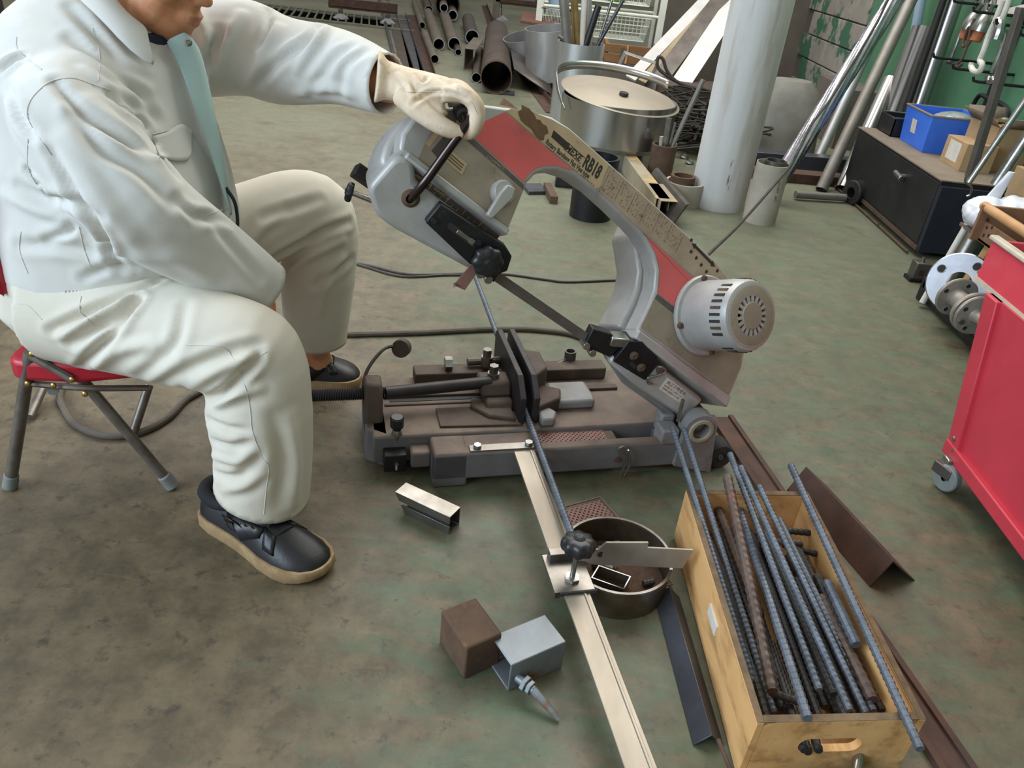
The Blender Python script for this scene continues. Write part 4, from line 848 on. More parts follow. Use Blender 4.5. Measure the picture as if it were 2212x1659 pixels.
# ------------------------------------------------------------------ wooden crate of bar offcuts
mk('plywood', (220, 174, 116), (202, 152, 96), 6, .7, 0, bump=.15, bscale=60, stretch=(2.2, .5, 2.2), spot=[((146, 104, 62), 7, .52, .7), ((222, 188, 136), 5, .56, .76)])
mk('ply_edge', (120, 98, 72), (92, 74, 54), 30, .85, 0, bump=.3, bscale=120, spot=[((70, 58, 46), 18, .6, .75)])
CN, CR, CF, CX = g(1636, 1562, .145), g(1985, 1554, .145), g(1469, 1057, .145), g(1745, 1062, .145)
cw, cl = .29, .6
ex = nrm((CR-CN)+(CX-CF)); ey = nrm((CF-CN)+(CX-CR)); CW_, CL_ = (np.linalg.norm(CR-CN)+np.linalg.norm(CX-CF))/2, (np.linalg.norm(CF-CN)+np.linalg.norm(CX-CR))/2
def CB(x, y, z): return V3((CN[0], CN[1], 0))+ex*x*CW_+ey*y*CL_+V3((0, 0, z))
crate = thing('wooden_crate', 'open plywood crate full of steel bars beside the stop bar', 'crate', CB(.5, .5, 0))
T = .045; TL = .024
def kp(m, n, mt='plywood', p=crate, **k): return m.build(n, MATS[mt], p, **k)
for x0 in (0, 1-T):
    b = kp(MB(CB).box(x0, x0+T, 0, 1, .004, .144), 'side_board', bev=.0015)
    kp(MB(CB).box(x0+.002, x0+T-.002, .002, .998, .1435, .1452), 'top_edge', 'ply_edge', b)
b = kp(MB(CB).box(T, 1-T, 1-TL, 1, .004, .144), 'end_board', bev=.0015); kp(MB(CB).box(T, 1-T, 1-TL, 1, .1435, .1452), 'top_edge', 'ply_edge', b)
def plate_hole(F, x0, x1, z0, z1, hx0, hx1, hz0, hz1, y0, y1):
    n = 40; r = (hz1-hz0)/2; asp = CW_; inner = []; outer = []; cx, cz2 = (hx0+hx1)/2, (hz0+hz1)/2; hw = (hx1-hx0)/2-r/asp
    for i in range(n):
        a = 2*math.pi*(i+.5)/n; ca, sa = math.cos(a), math.sin(a); inner.append((cx+math.copysign(hw, ca)+r/asp*ca, cz2+r*sa))
        kx = ((x1-x0)/2)/max(abs(ca), 1e-6); kz = ((z1-z0)/2)/max(abs(sa), 1e-6); k = min(kx/((x1-x0)/2), kz/((z1-z0)/2))
        outer.append(((x0+x1)/2+ca*k*(x1-x0)/2, (z0+z1)/2+sa*k*(z1-z0)/2))
    vs = [(x, y, z) for y in (y0, y1) for x, z in outer+inner]; fs = []
    for i in range(n):
        j = (i+1) % n; fs += [(i, j, n+j, n+i), (2*n+i, 3*n+i, 3*n+j, 2*n+j), (i, 2*n+i, 2*n+j, j), (n+i, n+j, 3*n+j, 3*n+i)]
    return MB(F).add(vs, fs)
b = kp(plate_hole(CB, T, 1-T, .004, .144, .3, .68, .065, .1, 0, TL), 'end_board'); kp(MB(CB).box(T, 1-T, .001, TL, .1435, .1452), 'top_edge', 'ply_edge', b)
kp(MB(CB).box(T, 1-T, TL, 1-TL, .004, .014), 'bottom_board')
kp(MB(CB).box(-.012, -.0005, .39, .49, .08, .105), 'paper_label', 'white_print')
# bars: near end (pixel, height) -> far end (pixel, height)
BARS = [
    ((1649, 1538), .05, (1452, 922), .2, .0078, 'rebar_blue', 'thin blue ribbed bar along the crate\'s left wall, sticking out farthest toward the saw'),
    ((1672, 1540), .055, (1477, 926), .2, .0078, 'rebar_blue', 'thin blue ribbed bar second from the crate\'s left wall, rising over the far end'),
    ((1668, 1492), .105, (1571, 1030), .205, .0125, 'rebar_brown', 'thick brown ribbed bar lying over the crate\'s far end board'),
    ((1745, 1552), .152, (1598, 1100), .1, .0098, 'rebar_blue', 'blue-grey bar whose near end rests on the crate\'s front rim'),
    ((1770, 1490), .1, (1577, 980), .2, .0085, 'rebar_blue', 'thin blue bar ending mid-crate with its far tip by the roller wheel'),
    ((1835, 1535), .1, (1600, 1008), .2, .0082, 'rebar_blue', 'thin blue bar right of the one reaching the roller wheel'),
    ((1870, 1540), .09, (1640, 1050), .19, .0078, 'rebar_blue', 'thin bar just clearing the middle of the far end board'),
    ((1988, 1618), .155, (1708, 1005), .16, .0092, 'rebar_blue', 'long blue ribbed bar lying on the crate\'s right rim'),
    ((1886, 1536), .085, (1683, 1122), .12, .0085, 'rebar_blue', 'blue bar in the middle of the crate with a bright tip below the far board'),
    ((1884, 1512), .095, (1775, 1290), .1, .0135, 'rebar_brown', 'thick bar with a red painted patch in the right half of the crate'),
    ((1850, 1393), .118, (1787, 1258), .122, .012, 'rebar_blue', 'short thick grey stub against the crate\'s right wall, nearer one'),
    ((1838, 1398), .1, (1765, 1245), .105, .012, 'rebar_dark', 'short thick dark stub beside the grey stub at the right wall'),
    ((1640, 1330), .085, (1552, 1102), .1, .0135, 'rebar_brown', 'thick rusty bar with a worn round tip near the crate\'s far left corner'),
    ((1905, 1535), .07, (1722, 1180), .09, .0085, 'rebar_dark', 'dark thin bar running toward the crate\'s near right corner'),
    ((1760, 1152), .1, (1690, 1146), .1, .0085, 'rebar_dark', 'short dark stub lying crosswise by the crate\'s right wall, farthest one'),
    ((1764, 1197), .09, (1690, 1176), .085, .0085, 'rebar_dark', 'short dark stub lying crosswise, slanting to the right wall'),
    ((1733, 1174), .1, (1660, 1170), .09, .0085, 'rebar_brown', 'short rusty stub lying crosswise between the dark ones'),
    ((1728, 1516), .09, (1662, 1494), .09, .0085, 'rebar_dark', 'short dark stub lying crosswise near the crate\'s front board'),
    ((1800, 1500), .075, (1650, 1150), .1, .009, 'rebar_dark', 'dark bar under the blue bars in the centre of the crate'),
    ((1690, 1530), .06, (1560, 1150), .09, .0085, 'rebar_dark', 'dark bar between the thick brown bar and the left wall'),
]
for (nx, ny), nz_, (fx, fy), fz, r, mt, lb in BARS:
    tag(rebar(g(nx, ny, nz_), g(fx, fy, fz), r*.88).build('rebar', MATS[mt], ang=25), lb, 'rebar', 'steel bars in the plywood crate')
random.seed(11)
for i in range(16):
    x = .075+.85*(i+.5)/16; z = .026+.018*(i % 3); a = CB(x+random.uniform(-.02, .02), .05+random.uniform(0, .12), z); b = CB(min(.93, max(.07, x+random.uniform(-.1, .1))), .94-random.uniform(0, .25), z+.006)
    tag(rebar(a, b, random.choice((.0075, .0085, .0095)), n=8).build('rebar', MATS[random.choice(('rebar_dark', 'rebar_dark', 'rebar_brown'))], ang=25), 'dark ribbed bar in the bottom layer of the crate', 'rebar', 'bottom layer of bars in the crate')
for x, z in ((.33, .08), (.36, .074), (.42, .078)):
    tag(rebar(CB(x, -.012, z), CB(x+.05, .4, z-.02), .0075).build('rebar', MATS['rebar_dark'], ang=25), 'dark bar end poking out of the crate\'s hand hole', 'rebar', 'bar ends in the hand hole')
# ------------------------------------------------------------------ steel lying on the floor near the crate
def tilt_bar(p0, p1, prof, name, mat, lb, cat, side=None, grp=None):
    p0, p1 = V3(p0), V3(p1); s = side if side is not None else np.cross(nrm(p1-p0), (0, 0, 1)); s = V3(s)
    m = MB(); m.sweep([p0, p1], prof, s); return tag(m.build(name, MATS[mat], bev=.001), lb, cat, grp)
a, b = g(1440, 1290), g(1530, 1612)
tilt_bar(a+(0, 0, .002), b+(0, 0, .002), [(-.028, 0), (0, .03), (.028, 0), (.023, 0), (0, .025), (-.023, 0)], 'angle_iron', 'mill_blue', 'dark steel angle bar on the floor along the crate\'s left side', 'angle iron', side=nrm(np.cross(nrm(b-a), (0, 0, -1))))
tag(MB().tube([g(1552, 1598, .08), g(1585, 1680, .08)], .004, 8).build('rusty_rod', MATS['rust_dark']), 'thin rusty rod leaning at the crate\'s near left corner', 'rod')
a, b = g(1556, 905), g(2085, 1700)
tilt_bar(a, b, [(-.036, 0), (.036, 0), (.036, .016), (.022, .016), (.022, .008), (-.022, .008), (-.022, .016), (-.036, .016)], 'channel_bar', 'rust_dark', 'long rusty channel bar on the floor running from the roller wheel past the crate', 'channel bar', side=nrm(np.cross(nrm(b-a), (0, 0, -1))))
pp0, pp1 = g(1752, 1062, .045), g(1945, 1232, .045)
tilt_bar(g(1738, 1055), g(1922, 1262), [(-.055, 0), (-.02, .075), (.07, 0), (.064, 0), (-.019, .069), (-.05, 0)], 'angle_iron', 'rust_dark', 'short broad rusty angle bar lying ridge-up on the floor right of the crate', 'angle iron', side=nrm(np.cross(nrm(pp1-pp0), (0, 0, -1))))
# dark bracket and bolt just under the crate's front
tag(MB().box(.53, .72, .755, .785, .0, .05).build('steel_block', MATS['jaw_dark'], bev=.006), 'dark flat steel block on the floor in front of the crate', 'steel block')
tag(MB().cyl(g(1855, 1632, .05), g(1848, 1690, .04), .009, .009, 14).build('threaded_rod', MATS['zinc']), 'shiny rod end resting on the dark block before the crate', 'rod')
tag(MB().box(.44, .5, .76, .79, 0, .02).build('wood_scrap', MATS['plywood'], bev=.002), 'small wood scrap at the crate\'s near left corner', 'wood scrap')
# scrap pan
pc = g(1322, 1250, 0); pr = .116; ph = .074
pan = thing('scrap_pan', 'round steel pan of offcuts under the stop plate', 'pan', pc)
mk('pan_steel', (130, 118, 100), (104, 92, 76), 14, .35, .85, rvar=.12, spot=[((92, 70, 52), 12, .6, .75)])
MB().lathe([(0, .003), (pr-.004, .003), (pr-.0025, ph), (pr, ph), (pr, 0), (0, 0)], pc, (0, 0, 1), 56).build('shell', MATS['pan_steel'], pan, ang=40)
MB().lathe([(pr-.003, ph-.004), (pr-.003, ph+.001), (pr+.003, ph+.001), (pr+.003, ph-.004)], pc, (0, 0, 1), 56, True).build('rim', MATS['steel'], pan)
o = MB().lathe([(0, .02), (pr*.5, .017), (pr-.005, .01)], pc, (0, 0, 1), 40).build('steel_chips', mk('chips', (88, 62, 46), (66, 46, 36), 90, .9, 0, bump=1, bscale=160), pan); o['kind'] = 'stuff'
def off(m, n, mt, lb, cat='offcut', **k): return tag(m.build(n, MATS[mt], **k), lb, cat, 'offcuts in the scrap pan')
off(rebar(pc+(-.035, .05, .032), pc+(.015, .075, .036), .009), 'bar_stub', 'rebar_dark', 'ribbed bar stub under the stop plate in the scrap pan', ang=25)
off(MB().cyl(pc+(-.005, .018, .02), pc+(-.005, .018, .05), .013), 'round_plug', 'white_print', 'pale round plug standing in the scrap pan', bev=.002)
off(rebar(pc+(-.045, .012, .03), pc+(-.005, -.008, .03), .012), 'bar_stub', 'mill_steel', 'thick grey stub beside the pale plug in the scrap pan', ang=25)
off(rebar(pc+(.062, -.03, .024), pc+(.085, -.02, .024), .008), 'bar_stub', 'rebar_dark', 'small stub near the right wall of the scrap pan', ang=25)
def rect_tube(c, X, Y, Z, t, name, mat, **k):
    """hollow square tube: axis Z, half sizes by vectors"""
    c, X, Y, Z = map(V3, (c, X, Y, Z)); ax_, ay_ = 1-t/np.linalg.norm(X), 1-t/np.linalg.norm(Y); m = MB(); vs = []
    for z in (-1, 1):
        for k1 in ((1, 1), (ax_, ay_)): vs += [c+X*i*k1[0]+Y*j*k1[1]+Z*z for i, j in ((-1, -1), (1, -1), (1, 1), (-1, 1))]
    fs = []
    for i in range(4):
        j = (i+1) % 4; fs += [(i, j, 8+j, 8+i), (4+i, 12+i, 12+j, 4+j), (i, 4+i, 4+j, j), (8+i, 8+j, 12+j, 12+i)]
    m.add(vs, fs, True); return m.build(name, MATS[mat], **k)
tag(rect_tube(pc+(-.012, -.045, .034), (.034, -.012, 0), (.009, .02, 0), (0, 0, .014), .0025, 'tube_slice', 'zinc'), 'thin rectangular tube slice with bright cut edge in the scrap pan', 'offcut', 'offcuts in the scrap pan')
_c0 = g(1270, 1110, .006); po = punched(lambda x, y, z: _c0+V3((.85, .5, 0))*x+V3((-.5, .85, 0))*y+V3((0, 0, z)), -.06, .06, -.04, .04, .003, .0028, .0142, 'punched_plate', MATS['brown_plate'], None); tag(po, 'brown perforated plate on the floor behind the scrap pan', 'metal plate')
_c1 = g(1415, 1255, .006); po = punched(lambda x, y, z: _c1+V3((.9, .4, 0))*x+V3((-.4, .9, 0))*y+V3((0, 0, z)), -.04, .03, -.02, .035, .003, .0028, .0142, 'punched_plate', MATS['brown_plate'], None); tag(po, 'brown perforated plate scrap between the scrap pan and the crate', 'metal plate')
# offcuts on the floor, left foreground
ax0 = nrm(g(975, 1160)-g(870, 1110)); sd0 = V3((-ax0[1], ax0[0], 0)); cc = (g(872, 1108)+g(972, 1158))/2+sd0*.022+(0, 0, .026)
ch = thing('channel_offcut', 'short cut length of bright steel slotted channel on the floor', 'offcut', cc-(0, 0, .026))
def CO(x, y, z): return cc+ax0*x+sd0*y+V3((0, 0, z))
L2 = .062
m = MB(lambda y, z, x: CO(x-(.03*(z+.026)/.052 if x < 0 else 0), y, z)); m.prism([(-.022, -.026), (.022, -.026), (.022, .026), (-.022, .026), (-.022, .005), (-.019, .005), (-.019, .023), (.019, .023), (.019, -.023), (-.019, -.023), (-.019, -.003), (-.022, -.003)], -L2, L2)
m.build('channel_body', MATS['steel'], ch, bev=.0006)
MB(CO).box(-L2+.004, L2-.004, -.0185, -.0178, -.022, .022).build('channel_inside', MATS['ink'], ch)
def cube_on(px, half, yaw, h, name, mat, lb, cat, hollow=None):
    c = g(*px)+(0, 0, h/2); X = V3((math.cos(yaw), math.sin(yaw), 0)); Y = V3((-X[1], X[0], 0))
    if hollow: return tag(rect_tube(c, X*half[0], (0, 0, h/2), Y*half[1], hollow, name, mat, bev=.003), lb, cat)
    return tag(MB().obox(c, X*half[0], Y*half[1], (0, 0, h/2)).build(name, MATS[mat], bev=.004), lb, cat)
mk('galv', (136, 142, 146), (120, 124, 128), 12, .5, .5, spot=[((132, 84, 46), 7, .56, .62)])
cube_on((1012, 1410), (.038, .05), math.radians(35), .085, 'steel_block', 'rust', 'brown rusty square block on the floor', 'steel block')
_ga = math.radians(-35)
gt = cube_on((1134, 1436), (.037, .06), math.radians(-56), .072, 'square_tube', 'galv', 'grey galvanised square tube offcut with rust streak beside the rusty block', 'square tube', .004)
e0 = g(1126, 1470, .03); ed = nrm(V3((.72, -.55, 0)))
tt = thing('bolt_and_nut', 'galvanised bolt with nut and cord sticking out of the square tube', 'bolt', e0-(0, 0, .03))
MB().cyl(e0-ed*.01, e0+ed*.03, .008).build('shank', MATS['galv'], tt); MB().cyl(e0+ed*.006, e0+ed*.015, .016, .016, 6).build('nut', MATS['galv'], tt, bev=.001); MB().cyl(e0+ed*.018, e0+ed*.026, .014, .014, 6).build('nut', MATS['galv'], tt, bev=.001)
MB().tube([e0+ed*.028, e0+ed*.05-(0, 0, .008), e0+ed*.075-(0, 0, .018), e0+ed*.09-(0, 0, .024)], [.008, .0075, .006, .004], 10).build('tapered_tail', MATS['galv'], tt)
# ------------------------------------------------------------------ right: tool cart, shelf, cabinet
mk('cart_red', (196, 58, 72), (184, 52, 66), 6, .5, .1, rvar=.1, spot=[((205, 90, 98), 3, .55, .8), ((60, 20, 26), 60, .73, .77)])
mk('cart_edge', (196, 186, 168), (176, 164, 146), 14, .5, .2)
cart = thing('tool_cart', 'red steel tool cart cut by the right edge of the frame', 'tool cart', (1.35, 1.5, 0))
def rc(m, n, mt='cart_red', p=cart, **k): return m.build(n, MATS[mt], p, **k)
X0 = 1.2
def sidep(y): return y
rc(MB(lambda y, z, x: (x, y, z)).prism([(1.79, .085), (.95, .085), (.95, .5), (1.91, .5)], X0+.012, X0+.02), 'side_panel')
rc(MB(lambda y, z, x: (x, y, z)).prism([(1.79, .085), (1.735, .085), (1.85, .5), (1.912, .5)], X0, X0+.05), 'corner_post', bev=.003)
rc(MB().box(X0-.004, X0+.45, .95, 1.8, .075, .115), 'bottom_rim', bev=.004)
TX = lambda y, z, x: (x+(z-.5)*.28, y, z)
rc(MB(TX).prism([(2.03, .51), (.95, .51), (.95, .52), (2.03, .52)], 1.225, 1.6), 'tray_floor', bev=.002)
rc(MB(TX).prism([(2.01, .497), (.95, .497), (.95, .6), (2.055, .6)], 1.222, 1.232), 'tray_side', bev=.002)
rc(MB(TX).prism([(2.015, .495), (.95, .495), (.95, .507), (2.02, .507)], 1.219, 1.224), 'tray_seam', 'cart_edge')
rc(MB(TX).prism([(2.062, .598), (.95, .598), (.95, .61), (2.064, .61)], 1.212, 1.236), 'tray_lip', 'cart_edge', bev=.004)
rc(MB(TX).prism([(2.01, .5), (2.0, .5), (2.045, .6), (2.055, .6)], 1.225, 1.6), 'tray_end', bev=.003)
for y, z in ((1.775, .13), (1.755, .105)): rc(MB().lathe([(.007, 0), (.006, .003), (0, .004)], (X0-.001, y, z), (-1, 0, 0), 12), 'rivet', 'zinc')
cs = rc(MB().obox((1.2, 1.745, .07), (.018, 0, 0), (0, .016, 0), (0, 0, .018)), 'caster', 'zinc', bev=.003)
rc(MB().lathe([(.008, -.013), (.034, -.013), (.038, -.009), (.038, .009), (.034, .013), (.008, .013)], (1.192, 1.72, .039), (.9, .4, 0), 28), 'caster_wheel', 'grey_rubber', cs)
rc(MB().obox((1.192, 1.735, .055), (.02, .009, 0), (-.012, .026, 0), (0, 0, .016)), 'caster_fork', 'mill_steel', cs, bev=.003)
# low shelf with flanges
mk('shelf_brown', (112, 98, 88), (96, 82, 72), 10, .8, 0, bump=.1)
shf = thing('low_shelf', 'low brown floor shelf with black edge beside the red cart', 'shelf', (1.95, 2.85, 0))
def sh(m, n, mt, p=shf, **k): return m.build(n, MATS[mt], p, **k)
sh(MB().box(1.7, 2.3, 2.3, 3.1, .035, .05), 'shelf_board', 'shelf_brown'); sh(MB().box(1.685, 1.7, 2.3, 3.1, .02, .052), 'edge_strip', 'black_metal', bev=.002)
sh(MB().box(1.68, 1.73, 3.07, 3.12, 0, .1), 'corner_post', 'black_metal', bev=.003); sh(MB().box(2.25, 2.3, 3.07, 3.12, 0, .62), 'corner_post', 'black_metal', bev=.003); sh(MB().box(1.68, 2.3, 3.085, 3.1, .06, .09), 'back_rail', 'black_metal')
sh(MB().box(1.74, 2.35, 2.4, 3.12, .33, .345), 'upper_board', 'shelf_brown', bev=.002)
mk('machined', (172, 172, 176), (150, 150, 156), 10, .3, .95, rvar=.08)
def flange(c, axis, ro, ri, th, nb, rb, rh, name, mat, lb=None, cat=None, par=None):
    x, y, a = frame_of(axis); c = V3(c); root = thing(name, lb, cat, c-V3((0, 0, ro))) if lb else par
    body = MB().lathe([(ri, 0), (ri, th), (ro-.004, th), (ro, th-.004), (ro, .004), (ro-.004, 0)], c, a, 48, True).build('flange_ring' if lb else name, MATS[mat], root, ang=30)
    for i in range(nb):
        q = 2*math.pi*(i+.5)/nb+.35; p = c+(x*math.cos(q)+y*math.sin(q))*rb
        MB().cyl(p+a*(th+.0004), p+a*(th-.004), rh, rh, 18).build('bolt_hole', MATS['ink'], body)
        MB().lathe([(rh, th+.0005), (rh*1.12, th+.001), (rh*1.25, th+.0002)], p, a, 18).build('hole_chamfer', MATS[mat], body)
    return root if lb else body
fd = nrm((-.5, -.8, .3))
flange(g(2072, 612, .165), fd, .118, .044, .022, 4, .085, .0135, 'pipe_flange', 'machined', 'large bright steel pipe flange leaning on the low shelf', 'flange')
vd = nrm((.03, -1, -.03)); v0 = g(2064, 640, .13)
val = thing('flanged_valve', 'cast steel valve body with two bolted flanges lying on the low shelf', 'valve', v0-(0, 0, .07))
mk('cast_alu', (176, 168, 158), (156, 148, 138), 30, .45, .45, bump=.3, bscale=120)
flange(v0, vd, .078, .02, .014, 4, .057, .009, 'flange_ring', 'cast_alu', par=val)
MB().lathe([(.04, .01), (.036, .03), (.036, .1), (.05, .12), (.05, .135)], v0, vd, 30).build('valve_neck', MATS['cast_alu'], val, ang=40)
MB().lathe([(.0, .13), (.078, .13), (.08, .134), (.08, .144), (.076, .148), (.0, .148)], v0, vd, 40).build('flange_ring', MATS['cast_alu'], val, ang=30)
MB().lathe([(.072, .148), (.072, .157)], v0, vd, 40).build('gasket', MATS['rust'], val)
flange(v0+vd*.157, vd, .078, .02, .014, 4, .057, .009, 'flange_ring', 'cast_alu', par=val)
MB().lathe([(.03, .17), (.024, .18), (.02, .22), (.022, .225), (.02, .23), (.018, .285)], v0, vd, 24).build('valve_stem', MATS['cast_alu'], val, ang=40)
hw = MB().lathe([(0, .28), (.046, .28), (.05, .285), (.05, .292), (.046, .297), (0, .297)], v0, vd, 36).build('valve_cap', MATS['cast_alu'], val, ang=40)
MB().lathe([(0, .2976), (.024, .2976)], v0, vd, 28).build('green_dot', mk('green_dot', (52, 150, 104), (40, 130, 90), 30, .6), hw)
MB().cyl(v0+vd*.17+(-.05, 0, -.025), v0+vd*.18+(-.05, 0, -.025), .01, .01, 8).build('bolt_head', MATS['zinc'], val)
tag(MB().lathe([(.025, 0), (.04, 0), (.042, .02), (.03, .03), (.025, .03)], g(2172, 655, .1), (.2, -.9, .3), 20, True).build('blue_fitting', mk('blue_paint', (40, 66, 140), (30, 50, 110), 10, .4)), 'small blue fitting on the low shelf behind the valve', 'fitting')
tag(MB().tube([ay(2103, 462, 3.1), ay(1992, 655, 3.02)], .0135, 12).build('white_rod', mk('white_rod', (208, 204, 194), (190, 184, 172), 10, .5)), 'white round rod leaning diagonally on the low shelf', 'rod')
_a, _b = ay(2128, 470, 3.3), ay(2060, 590, 3.25); _d = nrm(_b-_a)
tag(MB().pipe(_a, _a+_d*((_a[2]-.02)/-_d[2]), .045, .04).build('steel_tube', MATS['steel']), 'shiny short tube leaning behind the white rod', 'tube')
tag(MB().obox(V3((1.84, 3.04, .19)), (.02, .0, .0), (0, .02, 0), (.03, 0, .14)).build('wood_batten', MATS['plywood'], bev=.002), 'wooden batten behind the large flange', 'batten')
# clamp shoe on the floor
cp_ = thing('magnet_base', 'small grey clamp block on the floor at the cabinet corner', 'clamp', g(1978, 605))
c_ = g(1978, 605); MB().obox(c_+(0, 0, .05), (.035, 0, 0), (0, .03, 0), (0, 0, .04)).build('body', MATS['mill_steel'], cp_, bev=.006); MB().obox(c_+(-.004, -.0, .008), (.04, 0, 0), (0, .034, 0), (0, 0, .008)).build('base', MATS['black_metal'], cp_); MB().cyl(c_+(0, 0, .085), c_+(0, 0, .11), .008).build('screw', MATS['zinc'], cp_); MB().obox(c_+(-.002, -.0305, .045), (.01, 0, 0), (0, .001, 0), (0, 0, .012)).build('slot', MATS['ink'], cp_)
# black cabinet
mk('cab_black', (40, 40, 38), (30, 30, 30), 8, .55, .2, spot=[((64, 58, 48), 6, .6, .8)])
mk('dust_brown', (134, 120, 104), (120, 106, 92), 8, .9, 0, bump=.1)
cab = thing('low_cabinet', 'low black steel cabinet with dusty top and chrome T-handle', 'cabinet', (2.05, 4.2, 0))
def ca(m, n, mt, p=cab, **k): return m.build(n, MATS[mt], p, **k)
CZ = .37
ca(MB().box(1.9, 2.42, 3.69, 4.83, .05, CZ), 'body', 'cab_black', bev=.003); ca(MB().box(1.893, 2.42, 3.68, 4.84, CZ, CZ+.006), 'top', 'dust_brown'); ca(MB().box(1.893, 2.25, 3.68, 4.84, .03, .05), 'base_rail', 'rust')
hd_ = ca(MB().cyl((1.9, 4.05, .29), (1.86, 4.05, .29), .014), 'handle', 'zinc'); ca(MB().cyl((1.858, 4.0, .29), (1.858, 4.09, .3), .014, .014, 14), 'handle_bar', 'zinc', hd_, bev=.004)
ca(MB().box(1.896, 1.9, 3.7, 4.82, .06, CZ-.012), 'door', 'cab_black', bev=.002)
ca(MB().box(1.9, 2.42, 3.66, 3.688, .03, CZ-.02), 'end_panel', mk('navy_panel', (30, 34, 46), (24, 28, 38), 8, .7) and 'navy_panel'); 
tag(MB().tube([(1.87, 4.86, .01), (1.872, 3.7, .012)], .006, 8).tube([(1.868, 4.5, .012), (1.86, 4.48, .03)], .003, 6).tube([(1.868, 4.1, .012), (1.858, 4.08, .03)], .003, 6).build('rusty_wire', MATS['rust']), 'rusty wire lying on the floor along the black cabinet', 'wire')
ct = CZ+.006
def cabp(px, py): return g(px, py, ct)
# tray with chrome rim
tr0 = cabp(1905, 245); ty = thing('black_tray', 'black tray with chrome rim at the back of the cabinet top', 'tray', (2.1, 4.7, ct))
MB().box(2.0, 2.38, 4.62, 4.83, ct, ct+.004).box(2.0, 2.38, 4.62, 4.626, ct, ct+.1).box(2.0, 2.38, 4.824, 4.83, ct, ct+.1).box(2.0, 2.006, 4.62, 4.83, ct, ct+.1).box(2.374, 2.38, 4.62, 4.83, ct, ct+.1).build('tray_shell', MATS['black_plastic'], ty)
MB().tube([(2.0, 4.62, ct+.102), (2.38, 4.62, ct+.102), (2.38, 4.83, ct+.102), (2.0, 4.83, ct+.102)], .005, 8, closed=True, smooth=False).build('rim', MATS['zinc'], ty)
# blue crate
mk('blue_plastic', (62, 118, 224), (54, 106, 210), 8, .45, 0, spot=[((96, 110, 150), 10, .62, .8)])
bc = thing('blue_crate', 'bright blue plastic bin with small white label on the black cabinet', 'bin', (2.08, 4.35, ct))
def taper(x0, x1, y0, y1, z0, z1, t, flare, par, name, mat):
    m = MB(); fl2 = flare; o0 = [(x0, y0, z0), (x1, y0, z0), (x1, y1, z0), (x0, y1, z0)]; o1 = [(x0-fl2, y0-fl2, z1), (x1+fl2, y0-fl2, z1), (x1+fl2, y1+fl2, z1), (x0-fl2, y1+fl2, z1)]
    i1 = [(x0-fl2+t, y0-fl2+t, z1), (x1+fl2-t, y0-fl2+t, z1), (x1+fl2-t, y1+fl2-t, z1), (x0-fl2+t, y1+fl2-t, z1)]; i0 = [(x0+t, y0+t, z0+t), (x1-t, y0+t, z0+t), (x1-t, y1-t, z0+t), (x0+t, y1-t, z0+t)]
    vs = o0+o1+i1+i0; fs = [(3, 2, 1, 0), (12, 13, 14, 15)]
    for b_ in (0, 4, 8):
        for i in range(4): fs.append((b_+i, b_+(i+1) % 4, b_+4+(i+1) % 4, b_+4+i))
    m.add(vs, fs); return m.build(name, MATS[mat], par, bev=.002)
taper(2.04, 2.33, 4.27, 4.58, ct, ct+.19, .006, .014, bc, 'bin_shell', 'blue_plastic')
m = MB(); 
for a_, b_ in (((2.026, 4.256), (2.344, 4.256)), ((2.344, 4.256), (2.344, 4.594)), ((2.344, 4.594), (2.026, 4.594)), ((2.026, 4.594), (2.026, 4.256))): m.tube([(a_[0], a_[1], ct+.188), (b_[0], b_[1], ct+.188)], .006, 6)
m.build('bin_rim', MATS['dust_brown'], bc); MB().obox((2.03, 4.44, ct+.1), (.001, 0, 0), (0, .03, 0), (-.004, 0, .035)).build('label', MATS['white_print'], bc)
tag(MB().ell((2.2, 4.4, ct+.15), (.11, 0, .01), (0, .11, 0), (0, 0, .05), 24, 10).build('plastic_bag', mk('clear_plastic', (190, 196, 198), (150, 158, 160), 30, .15, .3, bump=1, bscale=40)), 'clear crumpled plastic bag in the blue bin', 'bag')
def carton(c, s, yaw, name, lb, mt='cardboard', openf=True, paper=False):
    mk('cardboard', (176, 146, 108), (160, 132, 98), 8, .85, 0, bump=.1); mk('cardboard_dusty', (138, 124, 106), (122, 108, 92), 10, .9)
    c = V3(c); X = V3((math.cos(yaw), math.sin(yaw), 0)); Y = V3((-X[1], X[0], 0)); root = thing(name, lb, 'box', c)
    def F(x, y, z): return c+X*x*s[0]+Y*y*s[1]+V3((0, 0, z*s[2]))
    MB(F).box(-1, 1, -1, 1, 0, 1).build('carton_body', MATS[mt], root, bev=.001)
    if openf:
        for (x0, y0, x1, y1, dx, dy) in ((-1, -1, 1, -1, 0, -.5), (-1, 1, 1, 1, 0, .5), (-1, -1, -1, 1, -.6, 0)):
            o = MB(F).add([(x0, y0, 1), (x1, y1, 1), (x1+dx, y1+dy, 1.25), (x0+dx, y0+dy, 1.25)], [(0, 1, 2, 3)]).build('flap', MATS['cardboard_dusty'], root); o.modifiers.new('t', 'SOLIDIFY').thickness = .003
    if paper:
        MB(F).box(-1.015, -1, -.5, .6, .2, .9).build('paper_label', MATS['white_print'], root)
    return root
carton((2.31, 4.1, ct), (.1, .12, .21), .1, 'cardboard_box', 'open dusty cardboard carton between the blue bin and the brown carton', 'cardboard', True)
carton((2.15, 4.02, ct), (.075, .11, .13), 0, 'cardboard_box', 'closed brown carton with white paper label on the cabinet\'s near end', 'cardboard', False, True)
carton((2.3, 3.5, .345), (.12, .14, .14), 0, 'cardboard_box', 'yellow-brown carton behind the grey post at the right', 'cardboard', False)
